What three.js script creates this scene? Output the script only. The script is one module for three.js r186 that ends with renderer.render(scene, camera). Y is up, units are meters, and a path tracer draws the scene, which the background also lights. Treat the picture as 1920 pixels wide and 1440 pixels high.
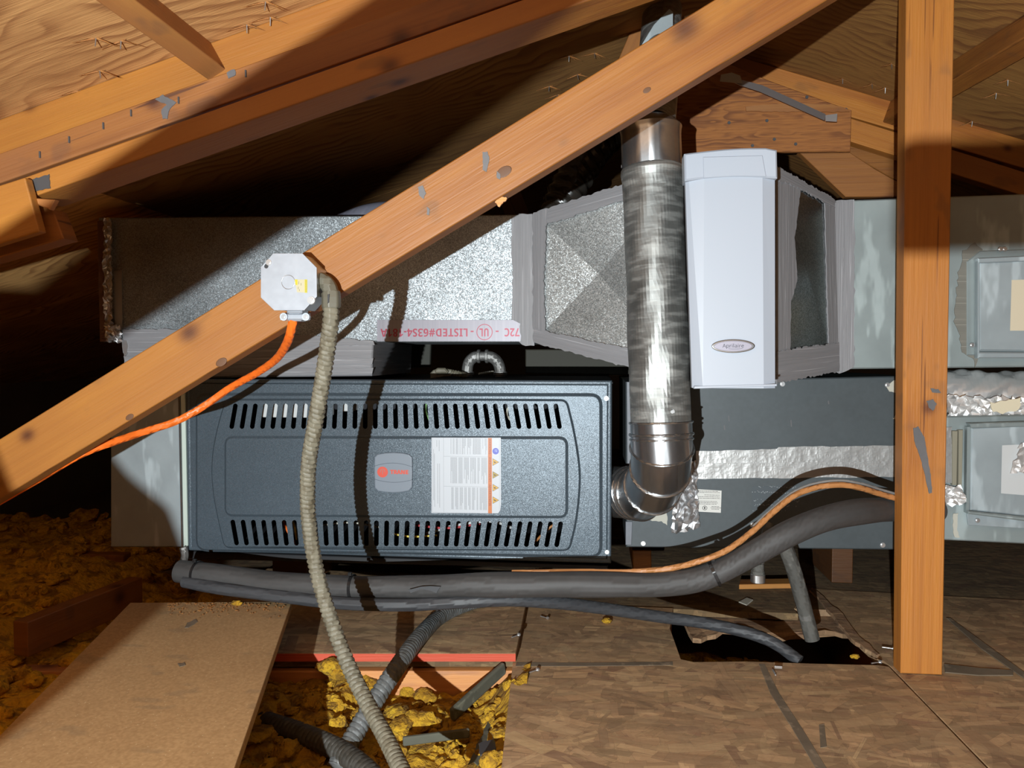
import * as THREE from 'three';
import { RoundedBoxGeometry } from 'three/addons/geometries/RoundedBoxGeometry.js';
import { mergeGeometries, mergeVertices, toCreasedNormals } from 'three/addons/utils/BufferGeometryUtils.js';

// ------------------------------------------------------------------ camera, light, exposure
const EYE = 0.667, YAW = 6.5 * Math.PI / 180, PITCH = Math.atan(52 / 1420), FOCAL = 1420;
const scene = new THREE.Scene();
scene.background = new THREE.Color(0x000000);
const camera = new THREE.PerspectiveCamera(2 * Math.atan(720 / FOCAL) * 180 / Math.PI, 4 / 3, 0.03, 40);
camera.rotation.order = 'YXZ';
camera.position.set(0, EYE, 0);
camera.rotation.set(-PITCH, YAW, 0);
const renderer = new THREE.WebGLRenderer({ antialias: true });
renderer.toneMapping = THREE.LinearToneMapping;
renderer.toneMappingExposure = 1.0;
renderer.shadowMap.enabled = true;
// one hand-size work lamp, low down, behind and to the left of the camera
const LAMP = new THREE.Vector3(-0.229, 0.503, 0.737);
const lampLight = new THREE.SpotLight(new THREE.Color(0.90, 0.975, 1.0), 26, 0, 1.15, 0.35, 2);
lampLight.position.copy(LAMP);
lampLight.target.position.set(-0.1, 0.72, -1.8);
lampLight.castShadow = true;
lampLight.shadow.radius = 0.32;
lampLight.shadow.mapSize.set(2048, 2048);
scene.add(lampLight, lampLight.target);

// ------------------------------------------------------------------ measuring helpers
const cy = Math.cos(YAW), sy = Math.sin(YAW), cp = Math.cos(PITCH), sp = Math.sin(PITCH);
const V = (x, y, z) => new THREE.Vector3(x, y, z);
function ray(px, py) {
  const u = (px - 960) / FOCAL, v = (720 - py) / FOCAL, fw = cp + v * sp;
  return V(u * cy - fw * sy, v * cp - sp, -(fw * cy + u * sy));
}
const EYEV = V(0, EYE, 0);
function PZ(px, py, Z) { const r = ray(px, py); return r.multiplyScalar(Z / -r.z).add(EYEV); }     // a sighting on the upright plane z = -Z
function PY(px, py, y) { const r = ray(px, py); return r.multiplyScalar((y - EYE) / r.y).add(EYEV); } // a sighting on the level y
function PP(px, py, n, d) { const r = ray(px, py); return r.multiplyScalar((d - n.dot(EYEV)) / n.dot(r)).add(EYEV); }

let seed = 7;
const rnd = (a = 0, b = 1) => { seed = (seed * 1664525 + 1013904223) >>> 0; return a + (b - a) * seed / 4294967296; };

// ------------------------------------------------------------------ naming
const taken = {};
const numbered = (n) => { const k = taken[n] = (taken[n] ?? -1) + 1; return k ? `${n}_${String(k).padStart(3, '0')}` : n; };
const groups = [];
function thing(name, label, category, group) {
  const o = new THREE.Group(); o.name = numbered(name); scene.add(o); groups.push(o);
  o.userData = { label, category }; if (group) o.userData.group = group;
  return o;
}
function structure(name) { const o = new THREE.Group(); o.name = name; o.userData.kind = 'structure'; scene.add(o); return o; }
function part(parent, name, geo, mat, label) {
  const m = new THREE.Mesh(geo, mat); m.name = name; m.castShadow = m.receiveShadow = true; parent.add(m);
  if (label) m.userData.label = label;
  return m;
}
function solo(name, geo, mat, label, category, group) {
  geo.computeBoundingBox(); const b = geo.boundingBox, c = V((b.min.x + b.max.x) / 2, b.min.y, (b.min.z + b.max.z) / 2);
  geo.translate(-c.x, -c.y, -c.z);
  const m = new THREE.Mesh(geo, mat); m.name = numbered(name); m.position.copy(c); m.castShadow = m.receiveShadow = true; scene.add(m);
  m.userData = { label, category }; if (group) m.userData.group = group;
  return m;
}
function settleAll() {
  for (const o of groups) {
    o.updateMatrixWorld(true);
    const b = new THREE.Box3().setFromObject(o), c = V((b.min.x + b.max.x) / 2, b.min.y, (b.min.z + b.max.z) / 2);
    o.position.copy(c); for (const k of o.children) k.position.sub(c);
  }
}

// ------------------------------------------------------------------ textures
const hash = (x, y, s) => { let h = (x * 374761393 + y * 668265263 + s * 982451653) | 0; h = Math.imul(h ^ (h >>> 13), 1274126177); h = Math.imul(h ^ (h >>> 16), 2246822519); return ((h ^ (h >>> 15)) >>> 0) / 4294967296; };
function vnoise(x, y, px, py, s) {       // tileable value noise, periods px, py
  const xi = Math.floor(x), yi = Math.floor(y), fx = x - xi, fy = y - yi, w = (t) => t * t * (3 - 2 * t);
  const m = (a, p) => ((a % p) + p) % p, a = m(xi, px), b = m(xi + 1, px), c = m(yi, py), d = m(yi + 1, py);
  const u = w(fx), v = w(fy);
  return (hash(a, c, s) * (1 - u) + hash(b, c, s) * u) * (1 - v) + (hash(a, d, s) * (1 - u) + hash(b, d, s) * u) * v;
}
function fbm(u, v, px, py, s, n = 4) { let a = 0, g = 0.5, t = 0; for (let i = 0; i < n; i++) { a += g * vnoise(u * px, v * py, px, py, s + i * 17); t += g; g *= 0.55; px *= 2; py *= 2; } return a / t; }
function texture(w, h, size, fn, srgb = true) {      // size: metres covered [x, y]
  const d = new Uint8Array(w * h * 4);
  for (let j = 0; j < h; j++) for (let i = 0; i < w; i++) {
    const c = fn((i + 0.5) / w, (j + 0.5) / h), k = (j * w + i) * 4;
    d[k] = Math.max(0, Math.min(255, c[0] * 255)); d[k + 1] = Math.max(0, Math.min(255, c[1] * 255)); d[k + 2] = Math.max(0, Math.min(255, c[2] * 255)); d[k + 3] = 255;
  }
  return dress(new THREE.DataTexture(d, w, h, THREE.RGBAFormat), size, srgb);
}
function dress(t, size, srgb) {
  t.wrapS = t.wrapT = size ? THREE.RepeatWrapping : THREE.ClampToEdgeWrapping; if (size) t.repeat.set(1 / size[0], 1 / size[1]);
  t.magFilter = THREE.LinearFilter; t.minFilter = THREE.LinearMipmapLinearFilter; t.generateMipmaps = true;
  if (srgb) t.colorSpace = THREE.SRGBColorSpace; t.needsUpdate = true; return t;
}
function canvasTexture(w, h, draw, size) {
  const c = document.createElement('canvas'); c.width = w; c.height = h; const g = c.getContext('2d'); draw(g, w, h);
  return dress(new THREE.CanvasTexture(c), size, true);
}
const mix = (a, b, t) => a.map((x, i) => x + (b[i] - x) * t);
const sm = (a, b, x) => { const t = Math.max(0, Math.min(1, (x - a) / (b - a))); return t * t * (3 - 2 * t); };

function woodFn(s, light, dark, knots) {
  const K = []; let q = s * 977; const r = () => { q = (q * 1664525 + 1013904223) >>> 0; return q / 4294967296; };
  for (let i = 0; i < knots; i++) K.push([r(), r(), 0.5 + r()]);
  return (u, v) => {
    let kd = 0, warp = 0;
    for (const [ku, kv, ks] of K) {
      let du = Math.abs(u - ku); du = Math.min(du, 1 - du) * 2.0; let dv = v - kv; dv -= Math.round(dv); dv *= 0.4;
      const d = Math.hypot(du * 0.75, dv) / (0.011 * ks); kd = Math.max(kd, Math.exp(-d * d * 0.6)); warp += Math.sign(dv) * Math.exp(-d * 0.33) * 0.018 * ks;
    }
    const w = fbm(u, v, 3, 3, s, 3), ring = Math.sin(((v * 0.4 - warp) * 210 + w * 9) * 1.6) * 0.5 + 0.5;
    const fine = fbm(u, v, 14, 260, s + 5, 2), streak = fbm(u, v, 3, 40, s + 9, 3), blot = fbm(u, v, 6, 4, s + 21, 4);
    let t = 0.15 * ring * sm(0.3, 0.7, streak) + 0.16 * (fine - 0.35) + 0.32 * (streak - 0.4) + 0.5 * sm(0.48, 0.8, blot);
    let c = mix(light, dark, Math.max(0, Math.min(1, t))); c = mix(c, [0.72, 0.455, 0.255], 0.7 * sm(0.40, 0.66, fbm(u, v, 5, 2, s + 41, 4)));
    c = mix(c, [0.40, 0.22, 0.12], 0.7 * sm(0.80, 0.86, fbm(u, v, 5, 60, s + 51, 2)) * sm(0.5, 0.6, fbm(u, v, 4, 5, s + 55, 2)));
    c = mix(c, [0.33, 0.16, 0.10], 0.75 * kd);
    return mix(c, [0.46, 0.32, 0.26], 0.28 * sm(0.66, 0.8, fbm(u, v, 22, 9, s + 33, 3)));
  };
}
const woodTex = texture(2048, 512, [2.0, 0.4], woodFn(3, [0.80, 0.525, 0.265], [0.60, 0.33, 0.155], 16));
const woodTex2 = texture(1024, 512, [1.6, 0.4], woodFn(11, [0.76, 0.475, 0.22], [0.54, 0.30, 0.15], 9));
const woodBump = texture(1024, 512, [1.2, 0.3], (u, v) => { const k = 0.6 * fbm(u, v, 10, 160, 4, 3) + 0.4 * fbm(u, v, 40, 80, 8, 2); return [k, k, k]; }, false);
const deckTex = texture(1536, 1536, [1.2, 1.2], (u, v) => {
  const w = fbm(u, v, 3, 4, 51, 4), w2 = fbm(u, v, 9, 7, 57, 3), ph = (v * 34 + w * 7.5 + w2 * 1.6), k = ph - Math.floor(ph);
  const line = Math.pow(sm(0.0, 0.85, k) * (1 - sm(0.86, 1, k)), 2.5), fine = fbm(u, v, 20, 420, 61, 2), blot = fbm(u, v, 4, 5, 71, 4);
  let c = mix([0.82, 0.60, 0.34], [0.56, 0.35, 0.17], 0.75 * line * sm(0.2, 0.6, w2));
  c = mix(c, [0.60, 0.40, 0.20], 0.9 * Math.max(0, fine - 0.45)); return mix(c, [0.62, 0.42, 0.22], 0.6 * sm(0.45, 0.75, blot));
});
const plyTex = texture(1024, 512, [0.8, 0.4], (u, v) => {
  const w = fbm(u, v, 3, 6, 81, 4), ph = v * 22 + w * 9, k = ph - Math.floor(ph), line = sm(0.2, 0.9, k) * (1 - sm(0.9, 1, k)), fine = fbm(u, v, 24, 300, 83, 2);
  const c = mix([0.74, 0.47, 0.25], [0.50, 0.29, 0.16], 0.8 * line * sm(0.3, 0.6, fbm(u, v, 6, 12, 85, 3)));
  return mix(c, [0.48, 0.27, 0.15], Math.max(0, fine - 0.4));
});
const osbTex = canvasTexture(2048, 2048, (g, W) => {
  g.fillStyle = 'rgb(118,90,66)'; g.fillRect(0, 0, W, W);
  for (let i = 0; i < 7500; i++) {
    const x = rnd(0, W), y = rnd(0, W), l = rnd(40, 165), w = rnd(8, 42), a = (rnd() < 0.62 ? rnd(-0.45, 0.45) : rnd(0, Math.PI)), t = rnd(), b = rnd(0.76, 1.1);
    const c = t < 0.55 ? [128, 100, 74] : t < 0.8 ? [118, 90, 66] : t < 0.95 ? [140, 112, 84] : [104, 76, 58];
    for (const ox of [-W, 0, W]) for (const oy of [-W, 0, W]) {
      if (x + ox < -180 || x + ox > W + 180 || y + oy < -180 || y + oy > W + 180) continue;
      g.save(); g.translate(x + ox, y + oy); g.rotate(a); g.globalAlpha = 0.62; g.fillStyle = `rgb(${c.map((k) => Math.round(k * b)).join(',')})`;
      g.beginPath(); g.moveTo(-l / 2, -w / 2); g.lineTo(l / 2 - w * 0.3, -w / 2); g.lineTo(l / 2, w / 2); g.lineTo(-l / 2 + w * 0.2, w / 2); g.closePath(); g.fill();
      g.globalAlpha = 0.25; g.strokeStyle = 'rgb(60,42,30)'; g.lineWidth = 1; g.stroke();
      g.globalAlpha = 0.16; for (let s = -w / 2; s < w / 2; s += 4) { g.beginPath(); g.moveTo(-l / 2, s); g.lineTo(l / 2, s + 1); g.stroke(); }
      g.restore();
    }
  }
  for (let i = 0; i < 260; i++) { g.globalAlpha = 0.12; g.fillStyle = i % 2 ? 'rgb(50,36,26)' : 'rgb(170,145,110)'; g.beginPath(); g.ellipse(rnd(0, W), rnd(0, W), rnd(10, 90), rnd(6, 40), rnd(0, 3), 0, 7); g.fill(); }
  g.globalAlpha = 1;
}, [1.5, 1.5]);
const osbBump = texture(1024, 1024, [0.6, 0.6], (u, v) => { const k = 0.5 * fbm(u, v, 12, 40, 91, 3) + 0.5 * fbm(u, v, 40, 12, 92, 3); return [k, k, k]; }, false);
const particleTex = texture(1024, 1024, [0.7, 0.7], (u, v) => {
  const f = fbm(u, v, 180, 180, 101, 2), b = fbm(u, v, 5, 5, 103, 4), st = sm(0.68, 0.78, fbm(u, v, 9, 14, 107, 3));
  let c = mix([0.69, 0.53, 0.35], [0.56, 0.41, 0.25], 0.8 * f + 0.5 * (b - 0.4)); c = mix(c, [0.40, 0.33, 0.25], 0.22 * st);
  return hash(Math.floor(u * 512), Math.floor(v * 512), 5) > 0.9975 ? mix(c, [0.85, 0.78, 0.62], 0.6) : c;
});
// zinc spangle: every crystal has its own tone and its own tilt
function cells(u, v, n, s) {
  const x = u * n, y = v * n, xi = Math.floor(x), yi = Math.floor(y); let best = 9, id = 0;
  for (let j = -1; j < 2; j++) for (let i = -1; i < 2; i++) {
    const a = ((xi + i) % n + n) % n, b = ((yi + j) % n + n) % n, dx = xi + i + hash(a, b, s) - x, dy = yi + j + hash(a, b, s + 1) - y, d = dx * dx + dy * dy;
    if (d < best) { best = d; id = a * 4096 + b; }
  }
  return id;
}
const zincTex = texture(1024, 1024, [0.40, 0.40], (u, v) => { const c = cells(u, v, 210, 3), k = 0.68 + 0.22 * (hash(c, 1, 2) - 0.5) + 0.16 * (fbm(u, v, 4, 4, 120, 4) - 0.5); return [k * 0.975, k, k * 1.015]; });
const zincNormal = texture(1024, 1024, [0.40, 0.40], (u, v) => { const c = cells(u, v, 210, 3), k = 0.30, lo = 0.03 * (fbm(u, v, 5, 5, 121, 2) - 0.5); return [0.5 + k * (hash(c, 3, 4) - 0.5) + lo, 0.5 + k * (hash(c, 5, 6) - 0.5) + lo, 1]; }, false);
const dullTex = texture(1024, 1024, [0.6, 0.6], (u, v) => { const b = fbm(u, v, 5, 5, 131, 5), st = sm(0.60, 0.74, fbm(u, v, 14, 4, 133, 4)), k = 0.70 + 0.16 * (b - 0.5) + 0.12 * st; return [k * 0.965, k, k * 1.0]; });
const pipeTex = texture(1024, 512, [0.6, 0.4], (u, v) => { const b = fbm(u, v, 6, 8, 141, 5), st = sm(0.40, 0.75, fbm(u, v, 8, 40, 143, 4)), hl = fbm(u, v, 4, 200, 145, 2), k = 0.52 + 0.26 * (b - 0.5) + 0.13 * st + 0.05 * (hl - 0.5); return [k, k * 1.0, k * 0.985]; });
const pipeRough = texture(512, 512, [0.6, 0.4], (u, v) => { const st = sm(0.40, 0.75, fbm(u, v, 8, 40, 143, 4)), k = 0.42 + 0.16 * st; return [k, k, k]; }, false);
const masticTex = texture(512, 512, [0.30, 0.05], (u, v) => { const a = fbm(u, v, 2, 18, 151, 3), k = 0.565 + 0.07 * (a - 0.45) + 0.16 * sm(0.70, 0.82, fbm(u, v, 2, 16, 153, 3)); return [k, k * 0.992, k * 1.0]; });
const masticBump = texture(512, 512, [0.30, 0.05], (u, v) => { const k = fbm(u, v, 2, 18, 151, 3); return [k, k, k]; }, false);
const crinkle = texture(1024, 1024, [0.22, 0.22], (u, v) => {
  let k = 0; for (let i = 0; i < 4; i++) { const n = 5 << i, f = fbm(u + 0.02 * fbm(u, v, 9, 9, 7, 2), v, n, n, 160 + i, 1); k += (1 - Math.abs(2 * f - 1)) * Math.pow(0.62, i); }
  k /= 2.3; return [k, k, k];
}, false);
const paintTex = texture(1024, 1024, [0.30, 0.30], (u, v) => { const s = hash(Math.floor(u * 512), Math.floor(v * 512), 9), b = fbm(u, v, 260, 260, 171, 2), k = 0.42 + 0.10 * (b - 0.5) + (s > 0.95 ? 0.10 : 0) + 0.03 * (fbm(u, v, 4, 4, 175, 3) - 0.5); return [k * 0.83, k * 0.95, k * 1.06]; });
const paintNormal = texture(512, 512, [0.15, 0.15], (u, v) => { const c = cells(u, v, 170, 13); return [0.5 + 0.16 * (hash(c, 3, 4) - 0.5), 0.5 + 0.16 * (hash(c, 5, 6) - 0.5), 1]; }, false);
const duskTex = texture(1024, 1024, [0.5, 0.5], (u, v) => { const b = fbm(u, v, 8, 8, 181, 5), d = sm(0.6, 0.75, fbm(u, v, 20, 20, 183, 4)), k = 0.8 + 0.3 * (b - 0.5) + 0.2 * d; return [k, k, k * 0.98]; });
const calmTex = texture(512, 512, [0.5, 0.5], (u, v) => { const k = 0.88 + 0.10 * (fbm(u, v, 6, 6, 185, 4) - 0.5) + 0.06 * (fbm(u, v, 60, 60, 187, 2) - 0.5); return [k, k, k]; });
const woolBump = texture(512, 512, [0.10, 0.10], (u, v) => { const k = fbm(u, v, 12, 12, 211, 5); return [k, k, k]; }, false);
const hoseTex = texture(512, 256, [0.4, 0.1], (u, v) => { const b = fbm(u, v, 30, 6, 191, 4), k = 0.86 + 0.2 * (b - 0.5), d = sm(0.5, 0.8, fbm(u, v, 24, 6, 193, 3)); return mix([k, k * 0.985, k * 0.95], [0.55, 0.50, 0.42], 0.45 * d); });
const woolTex = texture(512, 512, [0.25, 0.25], (u, v) => { const b = fbm(u, v, 8, 8, 201, 5), d = sm(0.50, 0.72, fbm(u, v, 10, 10, 203, 4)), f = fbm(u, v, 60, 60, 205, 2); let c = mix([0.86, 0.69, 0.16], [0.66, 0.46, 0.08], 1.1 * b - 0.1); c = mix(c, [0.42, 0.29, 0.09], 0.7 * d); return mix(c, [0.5, 0.36, 0.1], 0.5 * (f - 0.3)); });

// ------------------------------------------------------------------ materials
const std = (o) => new THREE.MeshStandardMaterial({ roughness: 0.7, ...o });
const lin = (r, g, b) => new THREE.Color().setRGB(r, g, b);
const wood = (r = 1, g = 1, b = 1, map = woodTex) => std({ map, color: lin(r, g, b), roughness: 0.56, bumpMap: woodBump, bumpScale: 0.0006 });
const M = {
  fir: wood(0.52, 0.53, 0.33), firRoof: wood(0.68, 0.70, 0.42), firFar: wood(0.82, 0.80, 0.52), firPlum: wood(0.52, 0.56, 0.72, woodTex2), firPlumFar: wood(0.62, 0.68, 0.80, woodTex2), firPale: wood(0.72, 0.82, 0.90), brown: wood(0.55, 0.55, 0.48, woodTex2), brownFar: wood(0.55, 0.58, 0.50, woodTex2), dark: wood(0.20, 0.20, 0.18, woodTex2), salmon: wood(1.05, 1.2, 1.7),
  knot: std({ color: lin(0.10, 0.042, 0.016), roughness: 0.6 }),
  post: wood(0.84, 0.88, 0.68, woodTex2),
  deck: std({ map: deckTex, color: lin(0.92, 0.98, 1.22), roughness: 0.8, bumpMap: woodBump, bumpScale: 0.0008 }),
  deckLit: std({ map: deckTex, color: lin(1.3, 1.45, 1.6), roughness: 0.85, bumpMap: woodBump, bumpScale: 0.0008 }),  // deck colour raised to stand in for light on the far eave
  deckShade: std({ map: deckTex, color: lin(0.48, 0.48, 0.42), roughness: 0.85, bumpMap: woodBump, bumpScale: 0.0008 }),  // deck colour lowered to stand in for shade under the far roof
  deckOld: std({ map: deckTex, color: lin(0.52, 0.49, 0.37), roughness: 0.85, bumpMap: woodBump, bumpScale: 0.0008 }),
  ply: std({ map: plyTex, color: lin(0.74, 0.74, 0.62), roughness: 0.7, bumpMap: woodBump, bumpScale: 0.0006 }),
  osb: std({ map: osbTex, color: lin(2.3, 2.5, 2.45), roughness: 0.75, bumpMap: osbBump, bumpScale: 0.0012 }),
  osbOld: std({ map: osbTex, color: lin(1.0, 1.08, 0.95), roughness: 0.9, bumpMap: osbBump, bumpScale: 0.002 }),
  osbFlap: std({ map: osbTex, color: lin(1.7, 1.7, 1.65), roughness: 0.9, bumpMap: osbBump, bumpScale: 0.003 }),
  redEdge: std({ color: lin(0.52, 0.075, 0.035), roughness: 0.7, bumpMap: woodBump, bumpScale: 0.001 }),
  particle: std({ map: particleTex, color: lin(1.18, 1.34, 1.5), roughness: 0.85 }),
  zinc: std({ map: zincTex, normalMap: zincNormal, color: lin(0.76, 0.785, 0.80), metalness: 0.62, roughness: 0.46, normalScale: new THREE.Vector2(0.5, 0.5) }),
  zincFold: std({ map: zincTex, normalMap: zincNormal, color: lin(0.98, 0.97, 0.94), metalness: 0.6, roughness: 0.40, normalScale: new THREE.Vector2(0.5, 0.5) }),
  zincDark: std({ map: zincTex, color: lin(0.62, 0.64, 0.62), metalness: 0.95, roughness: 0.22 }),
  dull: std({ map: dullTex, color: lin(0.70, 0.745, 0.745), metalness: 0.4, roughness: 0.5 }),
  satin: std({ map: dullTex, color: lin(0.80, 0.84, 0.88), metalness: 0.25, roughness: 0.5 }),
  pipe: std({ map: pipeTex, roughnessMap: pipeRough, roughness: 1, metalness: 0.72, color: lin(0.95, 0.96, 0.95) }),
  chrome: std({ map: calmTex, color: lin(0.62, 0.63, 0.64), metalness: 0.95, roughness: 0.26 }),
  mastic: std({ map: masticTex, color: lin(0.74, 0.74, 0.76), roughness: 0.55, bumpMap: masticBump, bumpScale: 0.0008 }),
  foil: std({ color: lin(0.62, 0.62, 0.63), metalness: 0.9, roughness: 0.36, bumpMap: crinkle, bumpScale: 0.0006 }),
  foilTape: std({ color: lin(0.44, 0.435, 0.425), metalness: 0.6, roughness: 0.42, bumpMap: crinkle, bumpScale: 0.0016 }),
  foilBright: std({ color: lin(0.80, 0.79, 0.78), metalness: 0.7, roughness: 0.38, bumpMap: crinkle, bumpScale: 0.0012 }),
  foilBrown: std({ color: lin(0.20, 0.11, 0.08), metalness: 0.6, roughness: 0.3, bumpMap: crinkle, bumpScale: 0.003 }),
  paint: new THREE.MeshPhysicalMaterial({ map: paintTex, color: lin(0.70, 0.70, 0.68), normalMap: paintNormal, normalScale: new THREE.Vector2(0.7, 0.7), metalness: 0.25, roughness: 0.38 }),
  slate: std({ map: calmTex, color: lin(0.082, 0.098, 0.106), roughness: 0.5, metalness: 0.1 }),
  slateLight: std({ map: calmTex, color: lin(0.20, 0.21, 0.24), roughness: 0.5 }),
  trimPale: std({ color: lin(0.50, 0.58, 0.52), roughness: 0.5 }),
  inside: std({ color: lin(0.02, 0.02, 0.025), roughness: 0.7 }),
  black: std({ color: lin(0.018, 0.018, 0.02), roughness: 0.5 }),
  tie: std({ color: lin(0.012, 0.012, 0.013), roughness: 0.3 }),
  foam: std({ map: calmTex, color: lin(0.066, 0.063, 0.062), roughness: 0.62 }),
  foamSlick: std({ map: calmTex, color: lin(0.056, 0.058, 0.064), roughness: 0.55 }),
  foamGrey: std({ map: duskTex, color: lin(0.12, 0.116, 0.108), roughness: 0.7 }),
  white: new THREE.MeshPhysicalMaterial({ color: lin(0.365, 0.40, 0.46), roughness: 0.42, clearcoat: 0.15, clearcoatRoughness: 0.3 }),
  bone: std({ color: lin(0.48, 0.46, 0.39), roughness: 0.6 }),
  paper: std({ color: lin(0.52, 0.53, 0.53), roughness: 0.7 }),
  castZinc: std({ map: calmTex, color: lin(0.40, 0.425, 0.47), metalness: 0.2, roughness: 0.45 }),
  screw: std({ color: lin(0.75, 0.76, 0.77), metalness: 0.85, roughness: 0.3 }),
  steel: std({ color: lin(0.45, 0.45, 0.45), metalness: 0.9, roughness: 0.35 }),
  strap: std({ color: lin(0.34, 0.32, 0.32), metalness: 0.9, roughness: 0.35 }),
  iron: std({ map: duskTex, color: lin(0.30, 0.29, 0.29), metalness: 0.5, roughness: 0.5 }),
  hose: std({ map: hoseTex, color: lin(0.215, 0.20, 0.155), roughness: 0.6 }),
  hoseTop: std({ map: hoseTex, color: lin(0.30, 0.27, 0.21), roughness: 0.6 }),
  fitting: std({ color: lin(0.105, 0.096, 0.07), roughness: 0.5 }),
  corr: std({ map: hoseTex, color: lin(0.17, 0.185, 0.20), roughness: 0.45 }),
  corrDark: std({ map: hoseTex, color: lin(0.075, 0.072, 0.066), roughness: 0.55 }),
  orange: std({ color: lin(0.72, 0.135, 0.014), roughness: 0.42 }),
  copper: std({ color: lin(0.42, 0.18, 0.06), roughness: 0.5 }),
  woolBounce: std({ map: woolTex, color: lin(1.25, 1.2, 0.9), roughness: 1, bumpMap: woolBump, bumpScale: 0.006 }),  // wool tint raised to stand in for bounce light along the eave
  wool: std({ map: woolTex, color: lin(0.84, 0.86, 0.92), roughness: 1, bumpMap: woolBump, bumpScale: 0.006 }),
  plaster: std({ color: lin(0.30, 0.24, 0.18), roughness: 0.95 }),
  stain: std({ map: duskTex, color: lin(0.26, 0.20, 0.14), roughness: 0.9 }),
  plate: std({ color: lin(0.10, 0.10, 0.105), metalness: 0.5, roughness: 0.5 }),
  greyDab: std({ map: calmTex, color: lin(0.15, 0.145, 0.15), roughness: 0.6 }),
  paleWood: wood(0.85, 0.95, 1.0),
  stick: std({ map: duskTex, color: lin(0.13, 0.13, 0.10), roughness: 0.8 }),
};

// ------------------------------------------------------------------ geometry helpers
function projUV(g, ou = rnd(0, 3), ov = rnd(0, 3), swap = false) {        // uv in metres, by the main direction of each face
  g = g.index ? g.toNonIndexed() : g; const p = g.attributes.position, uv = new Float32Array(p.count * 2), a = V(), b = V(), c = V(), n = V();
  for (let i = 0; i < p.count; i += 3) {
    a.fromBufferAttribute(p, i); b.fromBufferAttribute(p, i + 1); c.fromBufferAttribute(p, i + 2); n.copy(b).sub(a).cross(c.clone().sub(a));
    const x = Math.abs(n.x), y = Math.abs(n.y), z = Math.abs(n.z);
    [a, b, c].forEach((q, k) => {
      let [s, t] = x > y && x > z ? [q.z, q.y] : y > z ? [q.x, q.z] : [q.x, q.y]; if (swap) [s, t] = [t, s];
      uv[(i + k) * 2] = s + ou; uv[(i + k) * 2 + 1] = t + ov;
    });
  }
  g.setAttribute('uv', new THREE.BufferAttribute(uv, 2)); return g;
}
function fitUV(g) {                                        // the printed face: 0..1 over the outline in x and y
  g.computeBoundingBox(); const b = g.boundingBox, p = g.attributes.position, uv = new Float32Array(p.count * 2);
  for (let i = 0; i < p.count; i++) { uv[2 * i] = (p.getX(i) - b.min.x) / (b.max.x - b.min.x); uv[2 * i + 1] = (p.getY(i) - b.min.y) / (b.max.y - b.min.y); }
  g.setAttribute('uv', new THREE.BufferAttribute(uv, 2)); return g;
}
const box = (x0, x1, y0, y1, z0, z1, r = 0.003, swap) => { const w = Math.abs(x1 - x0), h = Math.abs(y1 - y0), d = Math.abs(z1 - z0); return projUV(new RoundedBoxGeometry(w, h, d, 1, Math.min(r, w * 0.45, h * 0.45, d * 0.45)), undefined, undefined, swap).translate((x0 + x1) / 2, (y0 + y1) / 2, (z0 + z1) / 2); };
function toShape(pts) { const s = new THREE.Shape(pts.map((p) => new THREE.Vector2(p.x, p.y))); return s; }
function extrude(shape, depth, bevel = 0, front = 0, seg = 1, swap = false, curve = 8) {   // front face ends at z = front
  const g = new THREE.ExtrudeGeometry(shape, { depth: Math.max(1e-5, depth - 2 * bevel), bevelEnabled: bevel > 0, bevelThickness: bevel, bevelSize: bevel, bevelOffset: -bevel, bevelSegments: seg, curveSegments: curve });
  g.translate(0, 0, front - depth + bevel); return projUV(g, undefined, undefined, swap);
}
const pxs = (list, Z) => list.map(([x, y]) => PZ(x, y, Z));
const prism = (list, Z, depth, bevel = 0.002, swap = false) => extrude(toShape(pxs(list, Z)), depth, bevel, -Z, 1, swap);
function jag(list, step = 12, amp = 2.5) {                 // a torn or brushed outline
  const out = []; list.forEach((a, i) => { const b = list[(i + 1) % list.length], n = Math.max(1, Math.round(Math.hypot(b[0] - a[0], b[1] - a[1]) / step)); for (let k = 0; k < n; k++) out.push([a[0] + (b[0] - a[0]) * k / n + rnd(-amp, amp), a[1] + (b[1] - a[1]) * k / n + rnd(-amp, amp)]); });
  return out;
}
function level(list, y, thick) {                           // a sheet lying flat, outline sighted on its top face
  const s = new THREE.Shape(list.map(([px, py]) => { const p = PY(px, py, y); return new THREE.Vector2(p.x, -p.z); }));
  return levelShape(s, y, thick);
}
function levelShape(s, y, thick) { const g = new THREE.ExtrudeGeometry(s, { depth: thick - 0.002, bevelEnabled: true, bevelThickness: 0.001, bevelSize: 0.001, bevelOffset: -0.001, bevelSegments: 1 }); g.rotateX(-Math.PI / 2); g.translate(0, y - thick + 0.001, 0); return projUV(g); }
function lumberGeo(a, b, w, t, up, r = 0.003) {            // a, b: ends of the centre line of the front face; the stick lies behind it
  const X = b.clone().sub(a), L = X.length(); X.normalize(); const Y = up.clone().addScaledVector(X, -up.dot(X)).normalize(), Z = X.clone().cross(Y);
  const g = projUV(new RoundedBoxGeometry(L, w, t, 1, r)); g.translate(0, 0, -t / 2);
  const m = new THREE.Matrix4().makeBasis(X, Y, Z); m.setPosition(a.clone().add(b).multiplyScalar(0.5)); return g.applyMatrix4(m);
}
const UP = V(0, 1, 0);
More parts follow.
